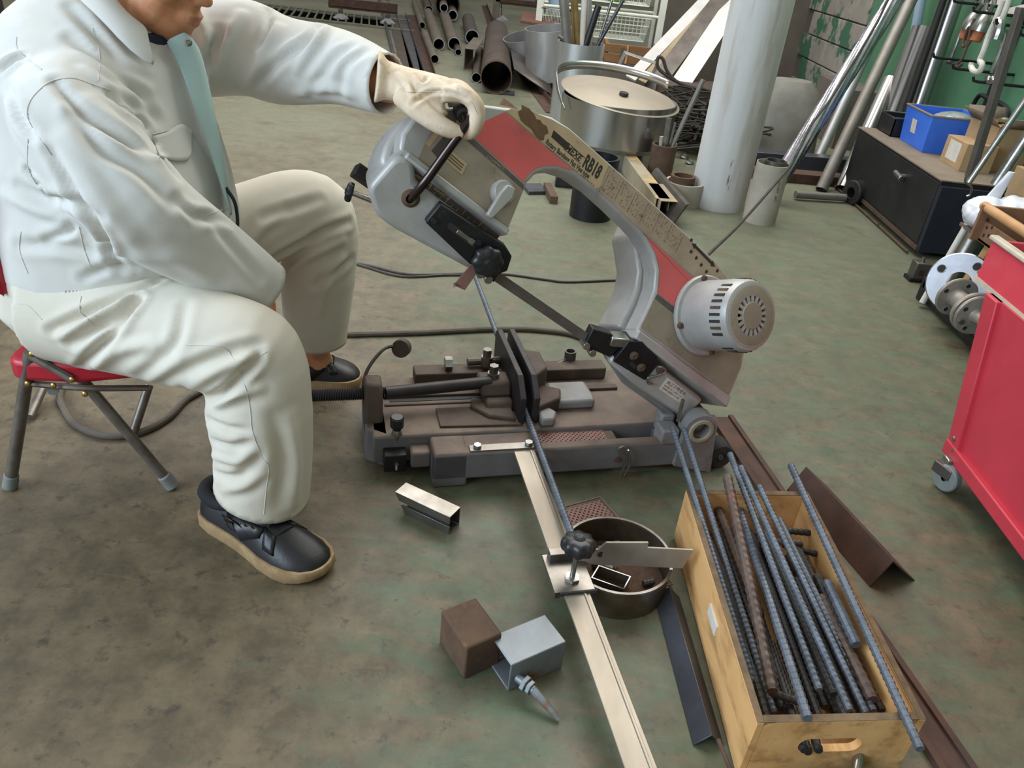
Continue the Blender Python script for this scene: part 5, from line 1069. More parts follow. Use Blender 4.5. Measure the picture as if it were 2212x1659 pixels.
tag(MB().tube([(2.39, 4.62, ct), (2.39, 4.6, ct+.25), (2.4, 4.5, ct+.27), (2.4, 4.3, ct+.26), (2.4, 4.24, ct+.2)], .012, 8).build('c_clamp', MATS['black_metal']), 'black bent iron bracket behind the blue bin', 'bracket')
tag(MB().lathe([(.03, -.012), (.042, 0), (.03, .012), (.018, 0)], (2.3, 4.08, ct+.225), (.2, .3, 1), 24, True).build('steel_ring', MATS['zinc']), 'shiny steel ring above the open carton', 'ring')
# white shopping bag, tray, hook
mk('bag_white', (222, 222, 226), (206, 206, 214), 14, .35, 0, bump=.6, bscale=26, spot=[((120, 160, 220), 9, .62, .7)])
m = MB(); bcx = V3((1.8, 3.06, .405))
m.ell(bcx, (.1, -.02, .0), (.03, .1, 0), (0, 0, .06), 30, 16); m.ell(bcx+(.12, -.02, .012), (.12, 0, 0), (0, .11, 0), (0, 0, .07), 24, 14); bgm = remesh(m, .009, 3)
for v in bgm.vertices:
    n_ = noise.noise(v.co*22)*.012+noise.noise(v.co*50)*.005; v.co += v.normal*n_
bgm.materials.append(MATS['bag_white']); bgm.polygons.foreach_set('use_smooth', [True]*len(bgm.polygons)); bgo = mobj('shopping_bag', bgm); tag(bgo, 'crumpled white and blue plastic shopping bag on the upper shelf board', 'bag')
MB().loft([ring(bcx+(.03+.01*k, .06, .05+.035*k), (.03-.006*k, .0, 0), (0, .012, 0), 12) for k in range(4)]).build('bag_handle', MATS['bag_white'], bgo)
m = MB(); m.prism([(1.84, 2.5), (2.3, 2.5), (2.3, 2.83), (1.84, 2.83)], .35, .36); wt = thing('wooden_carrier', 'brown wooden carrier with round grip and drilled end board behind the cart', 'carrier', (1.95, 2.62, .36))
mk('brown_wood', (142, 104, 78), (122, 88, 64), 10, .7, 0, bump=.1); mk('tan_wood', (196, 150, 104), (180, 134, 90), 10, .6)
MB().box(1.7, 2.0, 2.5, 2.9, .346, .356).build('base_board', MATS['brown_wood'], wt); MB().box(1.7, 1.712, 2.5, 2.9, .346, .42).build('side_board', MATS['brown_wood'], wt, bev=.002); MB().box(1.67, 2.0, 2.885, 2.9, .346, .48).build('end_board', MATS['brown_wood'], wt, bev=.002); MB().box(1.67, 2.0, 2.5, 2.515, .346, .48).build('end_board', MATS['brown_wood'], wt, bev=.002)
MB().cyl((1.69, 2.48, .47), (1.69, 2.92, .47), .017, .017, 16).build('grip', MATS['tan_wood'], wt, bev=.003)
for y, z in ((2.7, .39), (2.7, .42), (2.67, .4), (2.67, .43), (2.72, .445)): MB().cyl((1.6995, y+.16, z-.015), (1.702, y+.16, z-.015), .007, .007, 12).build('drilled_hole', MATS['ink'], wt)
tag(MB().tube([ay(2092, 372, 3.55), ay(2085, 392, 3.55), ay(2098, 405, 3.55), ay(2096, 420, 3.55), ay(2088, 425, 3.55)], .006, 8).build('s_hook', MATS['zinc']), 'bright steel S-hook hanging below the grey post', 'hook')
# slanting rack post in front of the wall
tag(MB().obox((ay(2205, 40, 3.6)+ay(2095, 365, 3.6))/2, (.014, 0, 0), (0, .022, 0), (ay(2205, 0, 3.6)-ay(2092, 372, 3.6))/2).build('rack_post', mk('post_grey', (98, 92, 86), (84, 78, 72), 12, .6, .3), bev=.003), 'grey square steel post slanting in front of the hook board', 'post')
tag(MB().tube([ay(2260, 150, 3.45), ay(2092, 395, 3.4)], .013, 12).build('steel_tube', MATS['zinc']), 'bright thin tube leaning right of the grey post', 'tube')
tag(MB().tube([ay(2262, 230, 3.3), ay(2150, 400, 3.3)], .022, 12).build('steel_tube', MATS['zinc']), 'bright thick tube at the right edge above the shopping bag', 'tube')
# ------------------------------------------------------------------ walls
mk('wall_green', (80, 126, 94), (70, 112, 84), 4, .6, 0, bump=.1, spot=[((60, 92, 72), 5, .62, .8)])
mk('wall_block', (150, 142, 132), (132, 124, 114), 6, .9, 0, bump=.4, bscale=60, spot=[((58, 98, 74), 3.0, .5, .54)])
mk('wall_dirty', (104, 96, 86), (88, 80, 72), 3, .85, 0, bump=.2)
wr_ = struct(MB().box(2.45, 2.6, -3, 6.7, 0, 3.2).build('wall_right', MATS['wall_green']))
wb2 = struct(MB().box(2.47, 2.6, 6.7, 8.3, 0, 3.2).build('wall_right', MATS['wall_dirty']))
struct(MB().box(1.02, 2.6, 8.3, 8.45, 0, 3.2).build('wall_back', MATS['wall_dirty']))
mk('wall_pale', (168, 164, 152), (150, 146, 134), 2, .85, 0, bump=.1, spot=[((120, 112, 98), 3, .6, .8)])
struct(MB().box(-9, 2.6, 19, 19.2, 0, 3.2).build('wall_far', MATS['wall_pale'])); struct(MB().box(-9.2, -9, -3, 19.2, 0, 3.2).build('wall_left', MATS['wall_pale']))
for r_ in range(7):
    for c_i in range(4):
        y0 = 6.72+c_i*.4-(.2 if r_ % 2 else 0); y1 = min(y0+.39, 8.29); y0 = max(y0, 6.72)
        if y1-y0 > .05: MB().box(2.44, 2.48, y0, y1, r_*.2+.005, r_*.2+.195).build('block', MATS['wall_block'], wb2, bev=.006)
struct(MB().box(2.2, 2.46, 6.0, 6.7, 0, .42).build('trim_1', MATS['wall_dirty']))
# ------------------------------------------------------------------ cylinders and pots
mk('paint_white_worn', (204, 204, 202), (188, 185, 180), 7, .6, 0, bump=.1, stretch=(1, 1, .12), spot=[((160, 148, 132), 9, .52, .72), ((96, 88, 80), 22, .66, .7)])
mk('concrete_pipe', (176, 168, 154), (158, 150, 136), 8, .8, 0, bump=.15)
mk('alu', (190, 190, 190), (170, 170, 170), 8, .4, .7, stretch=(1, 1, .2), rvar=.1)
mk('stainless', (176, 174, 172), (166, 164, 162), 3, .26, .95)
mk('lid_dusty', (168, 158, 142), (156, 146, 130), 3, .5, .5)
bx_, by_ = 1.012, 4.21
tag(MB().lathe([(.138, 0), (.15, 0), (.15, 1.75), (.138, 1.75)], (bx_, by_, 0), (0, 0, 1), 48, True).build('large_pipe', MATS['paint_white_worn']), 'tall thick whitish pipe standing on end behind the saw', 'pipe')
sx_, sy_ = 1.2, 3.99; sz_ = float(ay(1671, 352, 3.99)[2])
sc_ = thing('short_pipe', 'short cream pipe standing upright beside the tall whitish pipe', 'pipe', (sx_, sy_, 0))
MB().lathe([(.078, 0), (.085, 0), (.083, sz_), (.078, sz_)], (sx_, sy_, 0), (0, 0, 1), 40, True).build('outer_pipe', MATS['concrete_pipe'], sc_); MB().lathe([(.046, .02), (.054, .02), (.054, sz_+.012), (.046, sz_+.012)], (sx_+.012, sy_+.01, 0), (0, 0, 1), 32, True).build('inner_pipe', MATS['steel'], sc_)
text('pipe_mark', 'utoEL 40', lambda x, y: (sx_+.02+math.sin(0)*0+y*.9, sy_-.0845+.004+abs(y)*.1, .24-x), .03, MATS['ink_brown'], sc_)
# stainless bowl with lid and hoop
pot = V3((.475, 5.0, 0)); pt = thing('stainless_pot', 'wide stainless pot with a dished lid and hoop behind the saw', 'pot', pot)
MB().lathe([(.31, .0), (.31, .1), (.33, .1), (.352, .13), (.355, .37), (.345, .37), (.34, .14), (0, .12)], pot, (0, 0, 1), 64).build('pot_wall', MATS['stainless'], pt, ang=30)
la = nrm((.1, -.1, 1)); lc = pot+(.0, 0, .385)
MB().lathe([(.0, .03), (.12, .04), (.25, .025), (.37, -.005), (.372, -.001), (.25, .03), (.12, .045), (0, .035)], lc, la, 64).build('lid', MATS['lid_dusty'], pt, ang=60)
MB().lathe([(0, .006), (.028, .006), (.028, -.01)], lc+(.005, -.16, .036), la, 20).build('lid_hole', MATS['ink'], pt)
m = MB(); vs = []; n = 30
for i in range(n+1):
    a = math.radians(215-185*i/n); r = .385; p = lc+V3((r*math.cos(a)-.02, r*math.sin(a)*.95+.03, .03+.05*math.sin(math.pi*i/n)-.12*max(0, 1-i/6)))
    vs += [p, p+V3((0, 0, .05*min(1, i/6+.3)))]
m.add(vs, [(2*i, 2*i+2, 2*i+3, 2*i+1) for i in range(n)], True); o = m.build('hoop', MATS['stainless'], pt); o.modifiers.new('t', 'SOLIDIFY').thickness = .003
# tall aluminium canister with rods
cn = V3(ay(1256, 92, 6.05)); ch_ = cn[2]
can = thing('rod_canister', 'tall pale metal cylinder holding upright rods behind the pot', 'canister', (cn[0], cn[1], 0))
MB().lathe([(.163, 0), (.17, 0), (.17, ch_), (.163, ch_)], (cn[0], cn[1], 0), (0, 0, 1), 48, True).build('cylinder_wall', MATS['alu'], can); MB().lathe([(0, .01), (.163, .01)], (cn[0], cn[1], 0), (0, 0, 1), 30).build('bottom', MATS['ink'], can)
MB().cyl(ay(1206, 78, 5.9), ay(1216, 84, 5.9), .012).build('peg', MATS['mill_steel'], can)
mk('yellow_brown', (124, 100, 52), (104, 82, 42), 12, .5); mk('grey_pipe', (140, 136, 130), (124, 120, 114), 10, .5, .5)
for (x0, y0, x1, y1, r, mt, Y, lb) in ((1216, -20, 1226, 95, .035, 'grey_pipe', 6.12, 'thick grey tube in the rod canister, leftmost'), (1236, -20, 1240, 95, .014, 'yellow_brown', 6.05, 'olive brown rod left in the rod canister'), (1241, -20, 1249, 95, .018, 'yellow_brown', 6.0, 'olive brown rod right in the rod canister'), (1263, -20, 1257, 95, .02, 'white_rod', 6.0, 'white tube in the middle of the rod canister'), (1272, -20, 1272, 60, .022, 'alu', 6.15, 'bright aluminium tube behind the black tube in the canister'), (1293, 12, 1266, 95, .024, 'black_plastic', 6.0, 'black tube leaning right in the rod canister'), (1322, 0, 1292, 95, .01, 'zinc', 6.05, 'thin bright rod leaning right in the canister'), (1346, 0, 1294, 93, .013, 'mill_blue', 6.0, 'blue-grey rod leaning farthest right in the canister')):
    p1 = ay(x1, y1, Y); p0 = ay(x0, y0, Y); d = (p1-p0); L = np.linalg.norm(d); p1 = p1+d/L*.4
    tag(MB().tube([p0, p1], r, 12).build('rod', MATS[mt]), lb, 'rod', 'rods in the tall canister')
# white duct rings left of the canister
for (x, y, Y, r, h, tl, lb) in ((1150, 75, 8.2, .215, .27, .25, 'short white duct ring leaning beside the large pipe'), (1188, 90, 7.5, .21, .42, .12, 'white duct piece left of the tall canister')):
    c0 = g(x, y+38, 0); c0 = V3((c0[0], Y, 0)); a = nrm((-tl, -tl*.6, 1)); tag(MB().pipe(c0+(0, 0, .06), c0+a*h+(0, 0, .06), r, r-.008, 40).build('duct_ring', MATS['alu']), lb, 'duct')
mesh_c = V3(ay(1195, 48, 8.0)); tag(MB().obox(mesh_c, (.3, .02, -.02), (0, .22, .02), (0, 0, .012)).build('brown_grille', mk('grille_brown', (112, 74, 60), (90, 58, 48), 60, .85, 0, bump=1, bscale=90), bev=.004), 'reddish brown mesh panel lying on the white duct piece', 'panel')
# clay pots / pipe rings
c1 = g(1425, 392, 0); cp1 = thing('clay_pot', 'small brown pipe pot holding metal sticks behind the saw', 'pot', c1)
MB().lathe([(.06, 0), (.072, 0), (.074, .2), (.06, .2)], c1+(0, .07, 0), (0, 0, 1), 28, True).build('pot_wall', MATS['rust'], cp1); MB().lathe([(0, .1), (.06, .1)], c1+(0, .07, 0), (0, 0, 1), 20).build('filling', MATS['ink'], cp1)
for i, (x0, y0, x1, y1, r, mt, lb) in enumerate(((1445, 255, 1436, 315, .017, 'zinc', 'thick chrome stick in the small pipe pot'), (1458, 265, 1444, 320, .009, 'zinc', 'thin chrome stick in the small pipe pot'), (1519, 172, 1442, 338, .014, 'grey_pipe', 'long grey tube rising out of the small pipe pot'), (1430, 295, 1425, 345, .014, 'concrete_pipe', 'pale stick in the middle of the small pipe pot'), (1417, 322, 1419, 352, .012, 'mill_steel', 'short grey stick at the left of the small pipe pot'), (1460, 310, 1445, 345, .01, 'concrete_pipe', 'bent pale stick at the right of the small pipe pot'), (1439, 335, 1437, 355, .006, 'white_rod', 'small pale stick in front in the small pipe pot'))):
    Y = c1[1]+.05+.01*i; p0, p1 = ay(x0, y0, Y), ay(x1, y1, Y); d = nrm(p1-p0); tag(MB().tube([p0, p1+d*.1], r, 10).build('metal_stick', MATS[mt]), lb, 'stick', 'sticks in the small pipe pot')
c2 = g(1474, 446, 0)+(0, .06, 0); tag(MB().lathe([(.092, 0), (.105, 0), (.105, .12), (.092, .12)], c2, (0, 0, 1), 32, True).build('pipe_ring', MATS['concrete_pipe']), 'grey short pipe ring standing before the tall whitish pipe', 'pipe'); tag(MB().lathe([(.05, .02), (.066, .02), (.066, .155), (.05, .155)], c2+(-.02, -.02, 0), (0, 0, 1), 28, True).build('pipe_ring', MATS['rust']), 'small rusty pipe ring inside the grey pipe ring', 'pipe')
# rectangular tubes and flat bar in the aisle behind the head
def floor_tube(n0, n1, w, h, t, name, mat, lb, cat, lift=0):
    a, b = g(*n0)+(0, 0, h/2+lift), g(*n1)+(0, 0, h/2+lift); d = b-a; L = np.linalg.norm(d); d /= L; s = np.cross(d, (0, 0, 1)); return tag(rect_tube((a+b)/2, s*w/2, (0, 0, h/2), d*L/2, t, name, mat, bev=.002), lb, cat)
mk('beige_tube', (164, 152, 130), (146, 134, 112), 8, .6, .1, spot=[((196, 166, 104), 3, .55, .62)])
floor_tube((1425, 470), (1342, 352), .075, .1, .005, 'rectangular_tube', 'beige_tube', 'long beige rectangular tube on the floor behind the swing head', 'tube'); floor_tube((1440, 476), (1412, 436), .1, .1, .005, 'rectangular_tube', 'beige_tube', 'short yellowish rectangular tube lying on the longer one', 'tube', .0)
a, b = g(1462, 492), g(1398, 408); d = nrm(b-a); s = np.cross(d, (0, 0, 1)); tag(MB().obox((a+b)/2+(0, 0, .062), d*np.linalg.norm(b-a)/2, s*.008+V3((0, 0, .004)), (s[0]*.03, s[1]*.03, .06)).build('flat_bar', MATS['mill_steel'], bev=.001), 'dark flat steel bar on edge beside the beige tubes', 'flat bar')
tag(MB().lathe([(.094, 0), (.104, 0), (.105, .3), (.094, .3)], g(1275, 478)+(0, .08, 0), (0, 0, 1), 40, True).build('black_pipe', MATS['black_metal']), 'short black steel pipe standing upright behind the swing head', 'pipe')
tag(MB().obox(g(1188, 425)+(0, 0, .02), (.02, 0, 0), (-.02, .12, 0), (0, 0, .02)).build('rusty_bar', MATS['rust'], bev=.002), 'rusty square bar end seen through the saw throat', 'bar')
tag(MB().obox(g(1155, 412)+(0, 0, .01), (.05, .02, 0), (-.02, .07, 0), (0, 0, .01)).build('steel_plate', MATS['mill_blue'], bev=.002), 'small bluish plate seen under the throat\'s upper corner', 'plate'); tag(MB().obox(g(1222, 405)+(0, .05, .03), (.06, 0, 0), (0, .06, 0), (0, 0, .03)).build('steel_block', MATS['jaw_dark'], bev=.006), 'dark block in the shade behind the saw throat', 'steel block')
# ------------------------------------------------------------------ pipe store at the back
mk('cut_rim', (176, 180, 180), (150, 152, 150), 20, .5, .3); mk('pipe_grey', (122, 112, 98), (104, 94, 82), 8, .5, .4, spot=[((96, 72, 56), 6, .6, .8)]); mk('pipe_dark', (88, 74, 64), (70, 58, 50), 6, .5, .4, spot=[((112, 78, 56), 8, .6, .8)])
def floor_pipe(n, rpx, f, mat, lb, wall=.12, lift=0):
    r = .04
    for _ in range(6):
        p = g(n[0], n[1], r+lift); r = rpx*np.linalg.norm(p-CAM)/FPX*np.dot(nrm(p-CAM), FW)
    q = g(f[0], f[1], r+lift); q = p+nrm(q-p)*min(np.linalg.norm(q-p), 3.2)
    o = MB().pipe(p, q, r, r*(1-wall), 32).build('steel_pipe', MATS[mat]); dd = nrm(q-p); o.data.materials.append(MATS['rust' if rpx > 25 else 'cut_rim'])
    for pl in o.data.polygons:
        if abs(np.dot(np.array(pl.normal), dd)) > .9: pl.material_index = 1
    return tag(o, lb, 'pipe', 'pipes stored on the floor at the back')
floor_pipe((1072, 168), 34.5, (1073, 70), 'pipe_dark', 'largest rusty pipe lying end-on on the floor behind the glove', .06)
floor_pipe((1029, 168), 10.5, (1036, 110), 'pipe_dark', 'thin pipe lying left against the largest pipe')
floor_pipe((948, 96), 12.5, (925, 28), 'pipe_grey', 'grey pipe left of the one with the bright rim')
floor_pipe((981, 95), 13.5, (960, 33), 'pipe_grey', 'grey pipe with a bright cut rim in the pipe store')
floor_pipe((939, 128), 9.5, (917, 72), 'pipe_grey', 'thin pipe reaching nearest of the left pipes')
floor_pipe((912, 55), 7, (893, 0), 'pipe_grey', 'thin pipe ending beside the flat bars')
floor_pipe((1020, 80), 15, (1011, 42), 'pipe_dark', 'dark pipe with a pale rim behind the channel')
floor_pipe((967, 10), 27, (962, -30), 'rust_dark', 'wide rusty pipe holding smaller pipes at the top', .1, .0)
floor_pipe((959, 17), 9, (955, -12), 'pipe_grey', 'small pipe stuck in the wide rusty pipe, left', .2, .12); floor_pipe((978, 33), 11, (970, -5), 'pipe_grey', 'small pipe stuck in the wide rusty pipe, right', .2, .02)
floor_pipe((926, 22), 9, (916, -12), 'pipe_dark', 'dark pipe behind the grey pipes'); floor_pipe((990, 113), 7, (986, 95), 'pipe_dark', 'thin short pipe under the pipe with the bright rim')
# channel piece
ca_ = g(1017, 153); tag(MB(lambda x, z, y: ca_+V3((x, y, z))).prism([(-.07, 0), (.03, 0), (.03, .006), (-.062, .006), (-.062, .19), (.045, .19), (.045, .198), (-.07, .198)], -.02, .85).build('channel_steel', MATS['pipe_grey'], bev=.002), 'grey C-channel piece standing between the pipes', 'channel bar')
# long flat and angle bars
def floor_bar(n, f, w, h, name, mat, lb, cat='flat bar', L=5):
    a, b = g(*n), g(*f); d = nrm(b-a); b = a+d*min(np.linalg.norm(b-a), L); s = np.cross(d, (0, 0, 1))
    m = MB(); m.sweep([a, b], [(-w/2, 0), (w/2, 0), (w/2, .006), (-w/2+.006, .006), (-w/2+.006, h), (-w/2, h)], -s); return tag(m.build(name, MATS[mat]), lb, cat, 'long steel bars on the floor at the back')
floor_bar((925, 168), (880, 0), .12, .06, 'angle_iron', 'rust_dark', 'brown angle bar nearest the left pipes', 'angle iron'); floor_bar((905, 172), (858, 0), .12, .05, 'angle_iron', 'mill_blue', 'grey-violet angle bar left of the brown one', 'angle iron'); floor_bar((886, 172), (838, 0), .12, .03, 'angle_iron', 'pipe_dark', 'brown flat angle bar lying leftmost of the wide bars', 'angle iron')
tag(MB().tube([g(852, 125, .02), g(812, -30, .02)], .018, 8).build('thin_rod', MATS['mill_blue']), 'thin grey rod lying across the trench grating', 'rod')
for (x, y, x1, y1, lb) in ((1192, 245, 1090, 110, 'rusty angle bar pointing toward the tall canister, left'), (1208, 240, 1150, 130, 'rusty angle bar pointing toward the tall canister, right'), (1060, 55, 1040, -5, 'rusty flat bar behind the largest pipe')): floor_bar((x, y), (x1, y1), .09, .05, 'angle_iron', 'rust_dark', lb, 'angle iron', 3)
pa_ = [g(1110, 150, .16), g(1190, 205, .03), g(1188, 160, .03), g(1100, 95, .22)]; m = MB(); m.add(pa_, [(0, 1, 2, 3)], True); o = m.build('steel_sheet', MATS['mill_steel']); o.modifiers.new('t', 'SOLIDIFY').thickness = .008; tag(o, 'dull steel sheet leaning on the right of the largest pipe', 'sheet')
tag(MB().obox(g(1095, 206)+(0, .05, .012), (.06, 0, 0), (0, .05, 0), (0, 0, .012)).build('steel_plate', MATS['mill_blue'], bev=.002), 'small steel plate under the largest pipe\'s mouth', 'plate')
m = MB(); q = g(1078, 226); m.add([q, q+(.16, -.1, 0), q+(.06, .18, 0), q+(0.03, .03, .05)], [(0, 1, 3), (1, 2, 3), (2, 0, 3), (0, 2, 1)], True); tag(m.build('rusty_wedge', MATS['rust']), 'rusty triangular scrap behind the glove', 'scrap')
# trench grating in the floor
go = g(868, 66); gA = g(640, 40)-go; gL = np.linalg.norm(gA); gA = gA/gL; gB = g(800, 44)-g(800, 66); gD = np.linalg.norm(gB); gB = gB/gD
def GR(x, y, z): return go+gA*x+gB*y+V3((0, 0, z))
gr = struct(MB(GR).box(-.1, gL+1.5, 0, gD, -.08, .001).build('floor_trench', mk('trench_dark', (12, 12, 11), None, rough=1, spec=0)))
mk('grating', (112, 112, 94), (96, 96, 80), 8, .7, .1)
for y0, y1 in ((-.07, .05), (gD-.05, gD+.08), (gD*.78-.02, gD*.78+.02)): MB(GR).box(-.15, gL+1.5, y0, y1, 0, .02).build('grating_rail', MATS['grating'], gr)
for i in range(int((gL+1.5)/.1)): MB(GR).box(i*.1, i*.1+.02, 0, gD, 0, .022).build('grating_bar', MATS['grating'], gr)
# machine stands with levelling feet
def stand(feet, Y, z0, z1, x0, x1, name, lb, mat='rust_dark'):
    rt = thing(name, lb, 'stand', ((x0+x1)/2, Y, 0)); MB().box(x0, x1, Y-.03, Y+.03, z0, z1).build('beam', MATS[mat], rt, bev=.003); MB().box(x0, x1, Y-.05, Y-.03, z0+.03, z0+.06).build('beam_lip', MATS[mat], rt)
    for x in feet:
        f = MB().lathe([(0, 0), (.1, 0), (.1, .015), (.05, .05), (.02, .07), (0, .07)], (x, Y, 0), (0, 0, 1), 24).build('levelling_foot', MATS['cut_rim'], rt)
        MB().cyl((x, Y, .06), (x, Y, z1+.4), .017, .017, 12).build('stud', MATS['zinc'], f); MB().cyl((x, Y, z0-.05), (x, Y, z0-.01), .03, .03, 6).build('nut', MATS['zinc'], f); MB().cyl((x, Y, z1+.03), (x, Y, z1+.07), .03, .03, 6).build('nut', MATS['zinc'], f)
    return rt
f1, f2 = g(733, 42), g(840, 50); stand([f1[0], f2[0]], (f1[1]+f2[1])/2, .12, .24, f1[0]-.15, f2[0]+.12, 'machine_stand', 'brown machine stand on levelling feet at the top edge above the trench grating')
f3 = g(1083, 44); rt = stand([f3[0]], f3[1], .22, .3, f3[0]-.1, f3[0]+1.1, 'machine_stand', 'rusty trussed machine stand at the top edge behind the largest pipe', 'rust')
for i in range(4):
    xa = f3[0]+.1+i*.22; MB().obox((xa+.09, f3[1], .42), (.012, 0, 0), (0, .02, 0), (.1*(-1)**i, 0, .13)).build('truss_diagonal', MATS['rust'], rt)
MB().box(f3[0]-.14, f3[0]-.04, f3[1]-.05, f3[1]+.05, 0, .7).build('stand_leg', MATS['pipe_grey'], rt)
# ------------------------------------------------------------------ white wire-basket shelf, timber, leaning profiles
mk('shelf_white', (216, 218, 204), (200, 202, 188), 6, .5)
YS = 7.9; pl_, pr_ = ay(1166, 20, YS), ay(1420, 90, YS); rk = thing('basket_rack', 'white steel rack with wire baskets against the back wall', 'rack', ((pl_[0]+pr_[0])/2, YS, 0))
for x in (pl_[0], pr_[0]):
    for y in (YS, YS+.45): MB().box(x-.03, x+.03, y-.02, y+.02, 0, 1.3).build('post', MATS['shelf_white'], rk, bev=.002)
zr = ay(1330, 28, YS)[2]
for z in (zr, zr+.42): MB().cyl((pl_[0], YS, z), (pr_[0], YS, z), .014).cyl((pl_[0], YS+.45, z), (pr_[0], YS+.45, z), .014).build('cross_rail', MATS['shelf_white'], rk)
def basket(x0, x1, y0, y1, z0, z1, name):
    m = MB(); fl3 = .04
    for i in range(13):
        x = x0+(x1-x0)*i/12; m.tube([(x-fl3*0, y0-fl3, z1), (x, y0, z0), (x, y1, z0), (x, y1+fl3, z1)], .0028, 5, smooth=False)
    for i in range(9):
        y = y0+(y1-y0)*i/8; m.tube([(x0-fl3, y, z1), (x0, y, z0), (x1, y, z0), (x1+fl3, y, z1)], .0028, 5, smooth=False)
    for k in range(4):
        z = z0+(z1-z0)*k/3; f = fl3*k/3; m.tube([(x0-f, y0-f, z), (x1+f, y0-f, z), (x1+f, y1+f, z), (x0-f, y1+f, z)], .005, 5, closed=True, smooth=False)
    return m.build(name, MATS['shelf_white'], rk)
xm = ay(1395, 60, YS)[0]; basket(ay(1285, 60, YS)[0], xm, YS+.02, YS+.4, zr-.22, zr-.02, 'wire_basket'); basket(pl_[0]+.06, ay(1215, 60, YS)[0], YS+.02, YS+.4, zr-.2, zr-.02, 'wire_basket'); basket(ay(1240, 60, YS)[0], xm, YS+.02, YS+.4, zr+.08, zr+.3, 'wire_basket')
tag(MB().lathe([(0, 0), (.09, 0), (.11, .2), (.1, .2), (.085, .01)], ay(1205, 25, YS+.15), (0, 0, 1), 24).build('blue_cup', mk('pale_blue', (150, 172, 190), (140, 160, 178), 8, .4)), 'pale blue plastic cup in the left wire basket', 'cup')
tag(MB().ell(ay(1330, 0, YS+.2)+(0, 0, .03), (.12, 0, 0), (0, .1, 0), (0, 0, .05), 20, 10).build('green_bag', mk('lime', (120, 214, 40), (104, 196, 30), 20, .5)), 'bright green pouch in the upper wire basket', 'bag')
wbx = thing('timber_box', 'brown wooden box with metal latch in front of the basket rack', 'box', (ay(1365, 120, 7.3)[0], 7.3, 0)); w0, w1 = ay(1305, 120, 7.3), ay(1424, 128, 7.3); zt = ay(1365, 98, 7.3)[2]; zb = ay(1365, 138, 7.3)[2]
mk('old_wood', (140, 100, 62), (112, 78, 48), 6, .8, 0, bump=.2, stretch=(.2, 1, 1))
for k, (a_, b_) in enumerate(((zb, (zt+zb)/2-.005), ((zt+zb)/2+.005, zt))): MB().box(w0[0], w1[0], 7.27, 7.3, a_, b_).build('plank', MATS['old_wood'], wbx, bev=.004)
MB().box(w0[0], w1[0], 7.3, 7.6, zb, zb+.02).build('plank', MATS['old_wood'], wbx); MB().box(w0[0], w0[0]+.03, 7.3, 7.6, zb, zt).build('plank', MATS['old_wood'], wbx); MB().box(w1[0]-.03, w1[0], 7.3, 7.6, zb, zt).build('plank', MATS['old_wood'], wbx); MB().box(w0[0]+.2, w1[0]-.3, 7.262, 7.27, zb, zt).build('cleat', MATS['tan_wood'], wbx); MB().box(w0[0]+.14, w0[0]+.18, 7.25, 7.27, zt-.08, zt-.02).build('latch', MATS['zinc'], wbx); MB().box(w0[0], w1[0], 7.27, 7.6, 0, zb).build('under_frame', MATS['wall_dirty'], wbx)
tag(rect_tube(ay(1378, 142, 6.6), (.14, 0, -.03), (.02, .0, .06), (0, .09, 0), .006, 'tube_offcut', 'alu', bev=.002), 'short pale square tube offcut behind the pot lid', 'offcut')
def lean(n, f, Yb, Yt, prof, name, mat, lb, cat):
    a, b = ay(n[0], n[1], Yb), ay(f[0], f[1], Yt); d = nrm(b-a); b = b+d*.4; m = MB(); m.sweep([a, b], prof, V3((1, -.2, 0))); return tag(m.build(name, MATS[mat], bev=.001), lb, cat)
mk('dusty_board', (172, 154, 126), (150, 132, 106), 6, .8); mk('white_profile', (216, 214, 210), (200, 198, 194), 6, .5); LP = [(-.05, 0), (.05, 0), (.05, .006), (-.044, .006), (-.044, .07), (-.05, .07)]
lean((1362, 168), (1532, -10), 7.0, 7.7, [(-.05, 0), (.05, 0), (.05, .02), (-.05, .02)], 'white_strip', 'white_profile', 'narrow white strip leaning against the back wall, leftmost', 'strip')
lean((1392, 178), (1562, -10), 6.8, 7.6, [(-.06, 0), (.06, 0), (.06, .03), (-.06, .03)], 'wood_board', 'dusty_board', 'dusty tan board leaning between the white strips', 'board')
lean((1405, 195), (1600, -60), 6.6, 7.5, [(-.07, 0), (.07, 0), (.07, .02), (-.07, .02)], 'steel_strip', 'mill_steel', 'dark grey strip leaning between the tan board and the white angle', 'strip')
lean((1455, 208), (1600, -10), 6.3, 7.3, [(-.1, .03), (-.02, -.01), (.07, -.01), (.07, 0), (-.015, 0), (-.098, .04)], 'white_angle', 'white_profile', 'broad white angle profile leaning left of the tall whitish pipe', 'profile')
tag(MB().tube([ay(1500, 190, 6.1), ay(1470, 180, 6.1), ay(1440, 163, 6.1), ay(1421, 145, 6.1), ay(1422, 124, 6.1), ay(1432, 128, 6.1), ay(1442, 155, 6.1), ay(1465, 178, 6.1), ay(1508, 192, 6.1)], .012, 8).build('wire_loop', MATS['cord']), 'loop of dark cable over the white angle profile', 'cable')
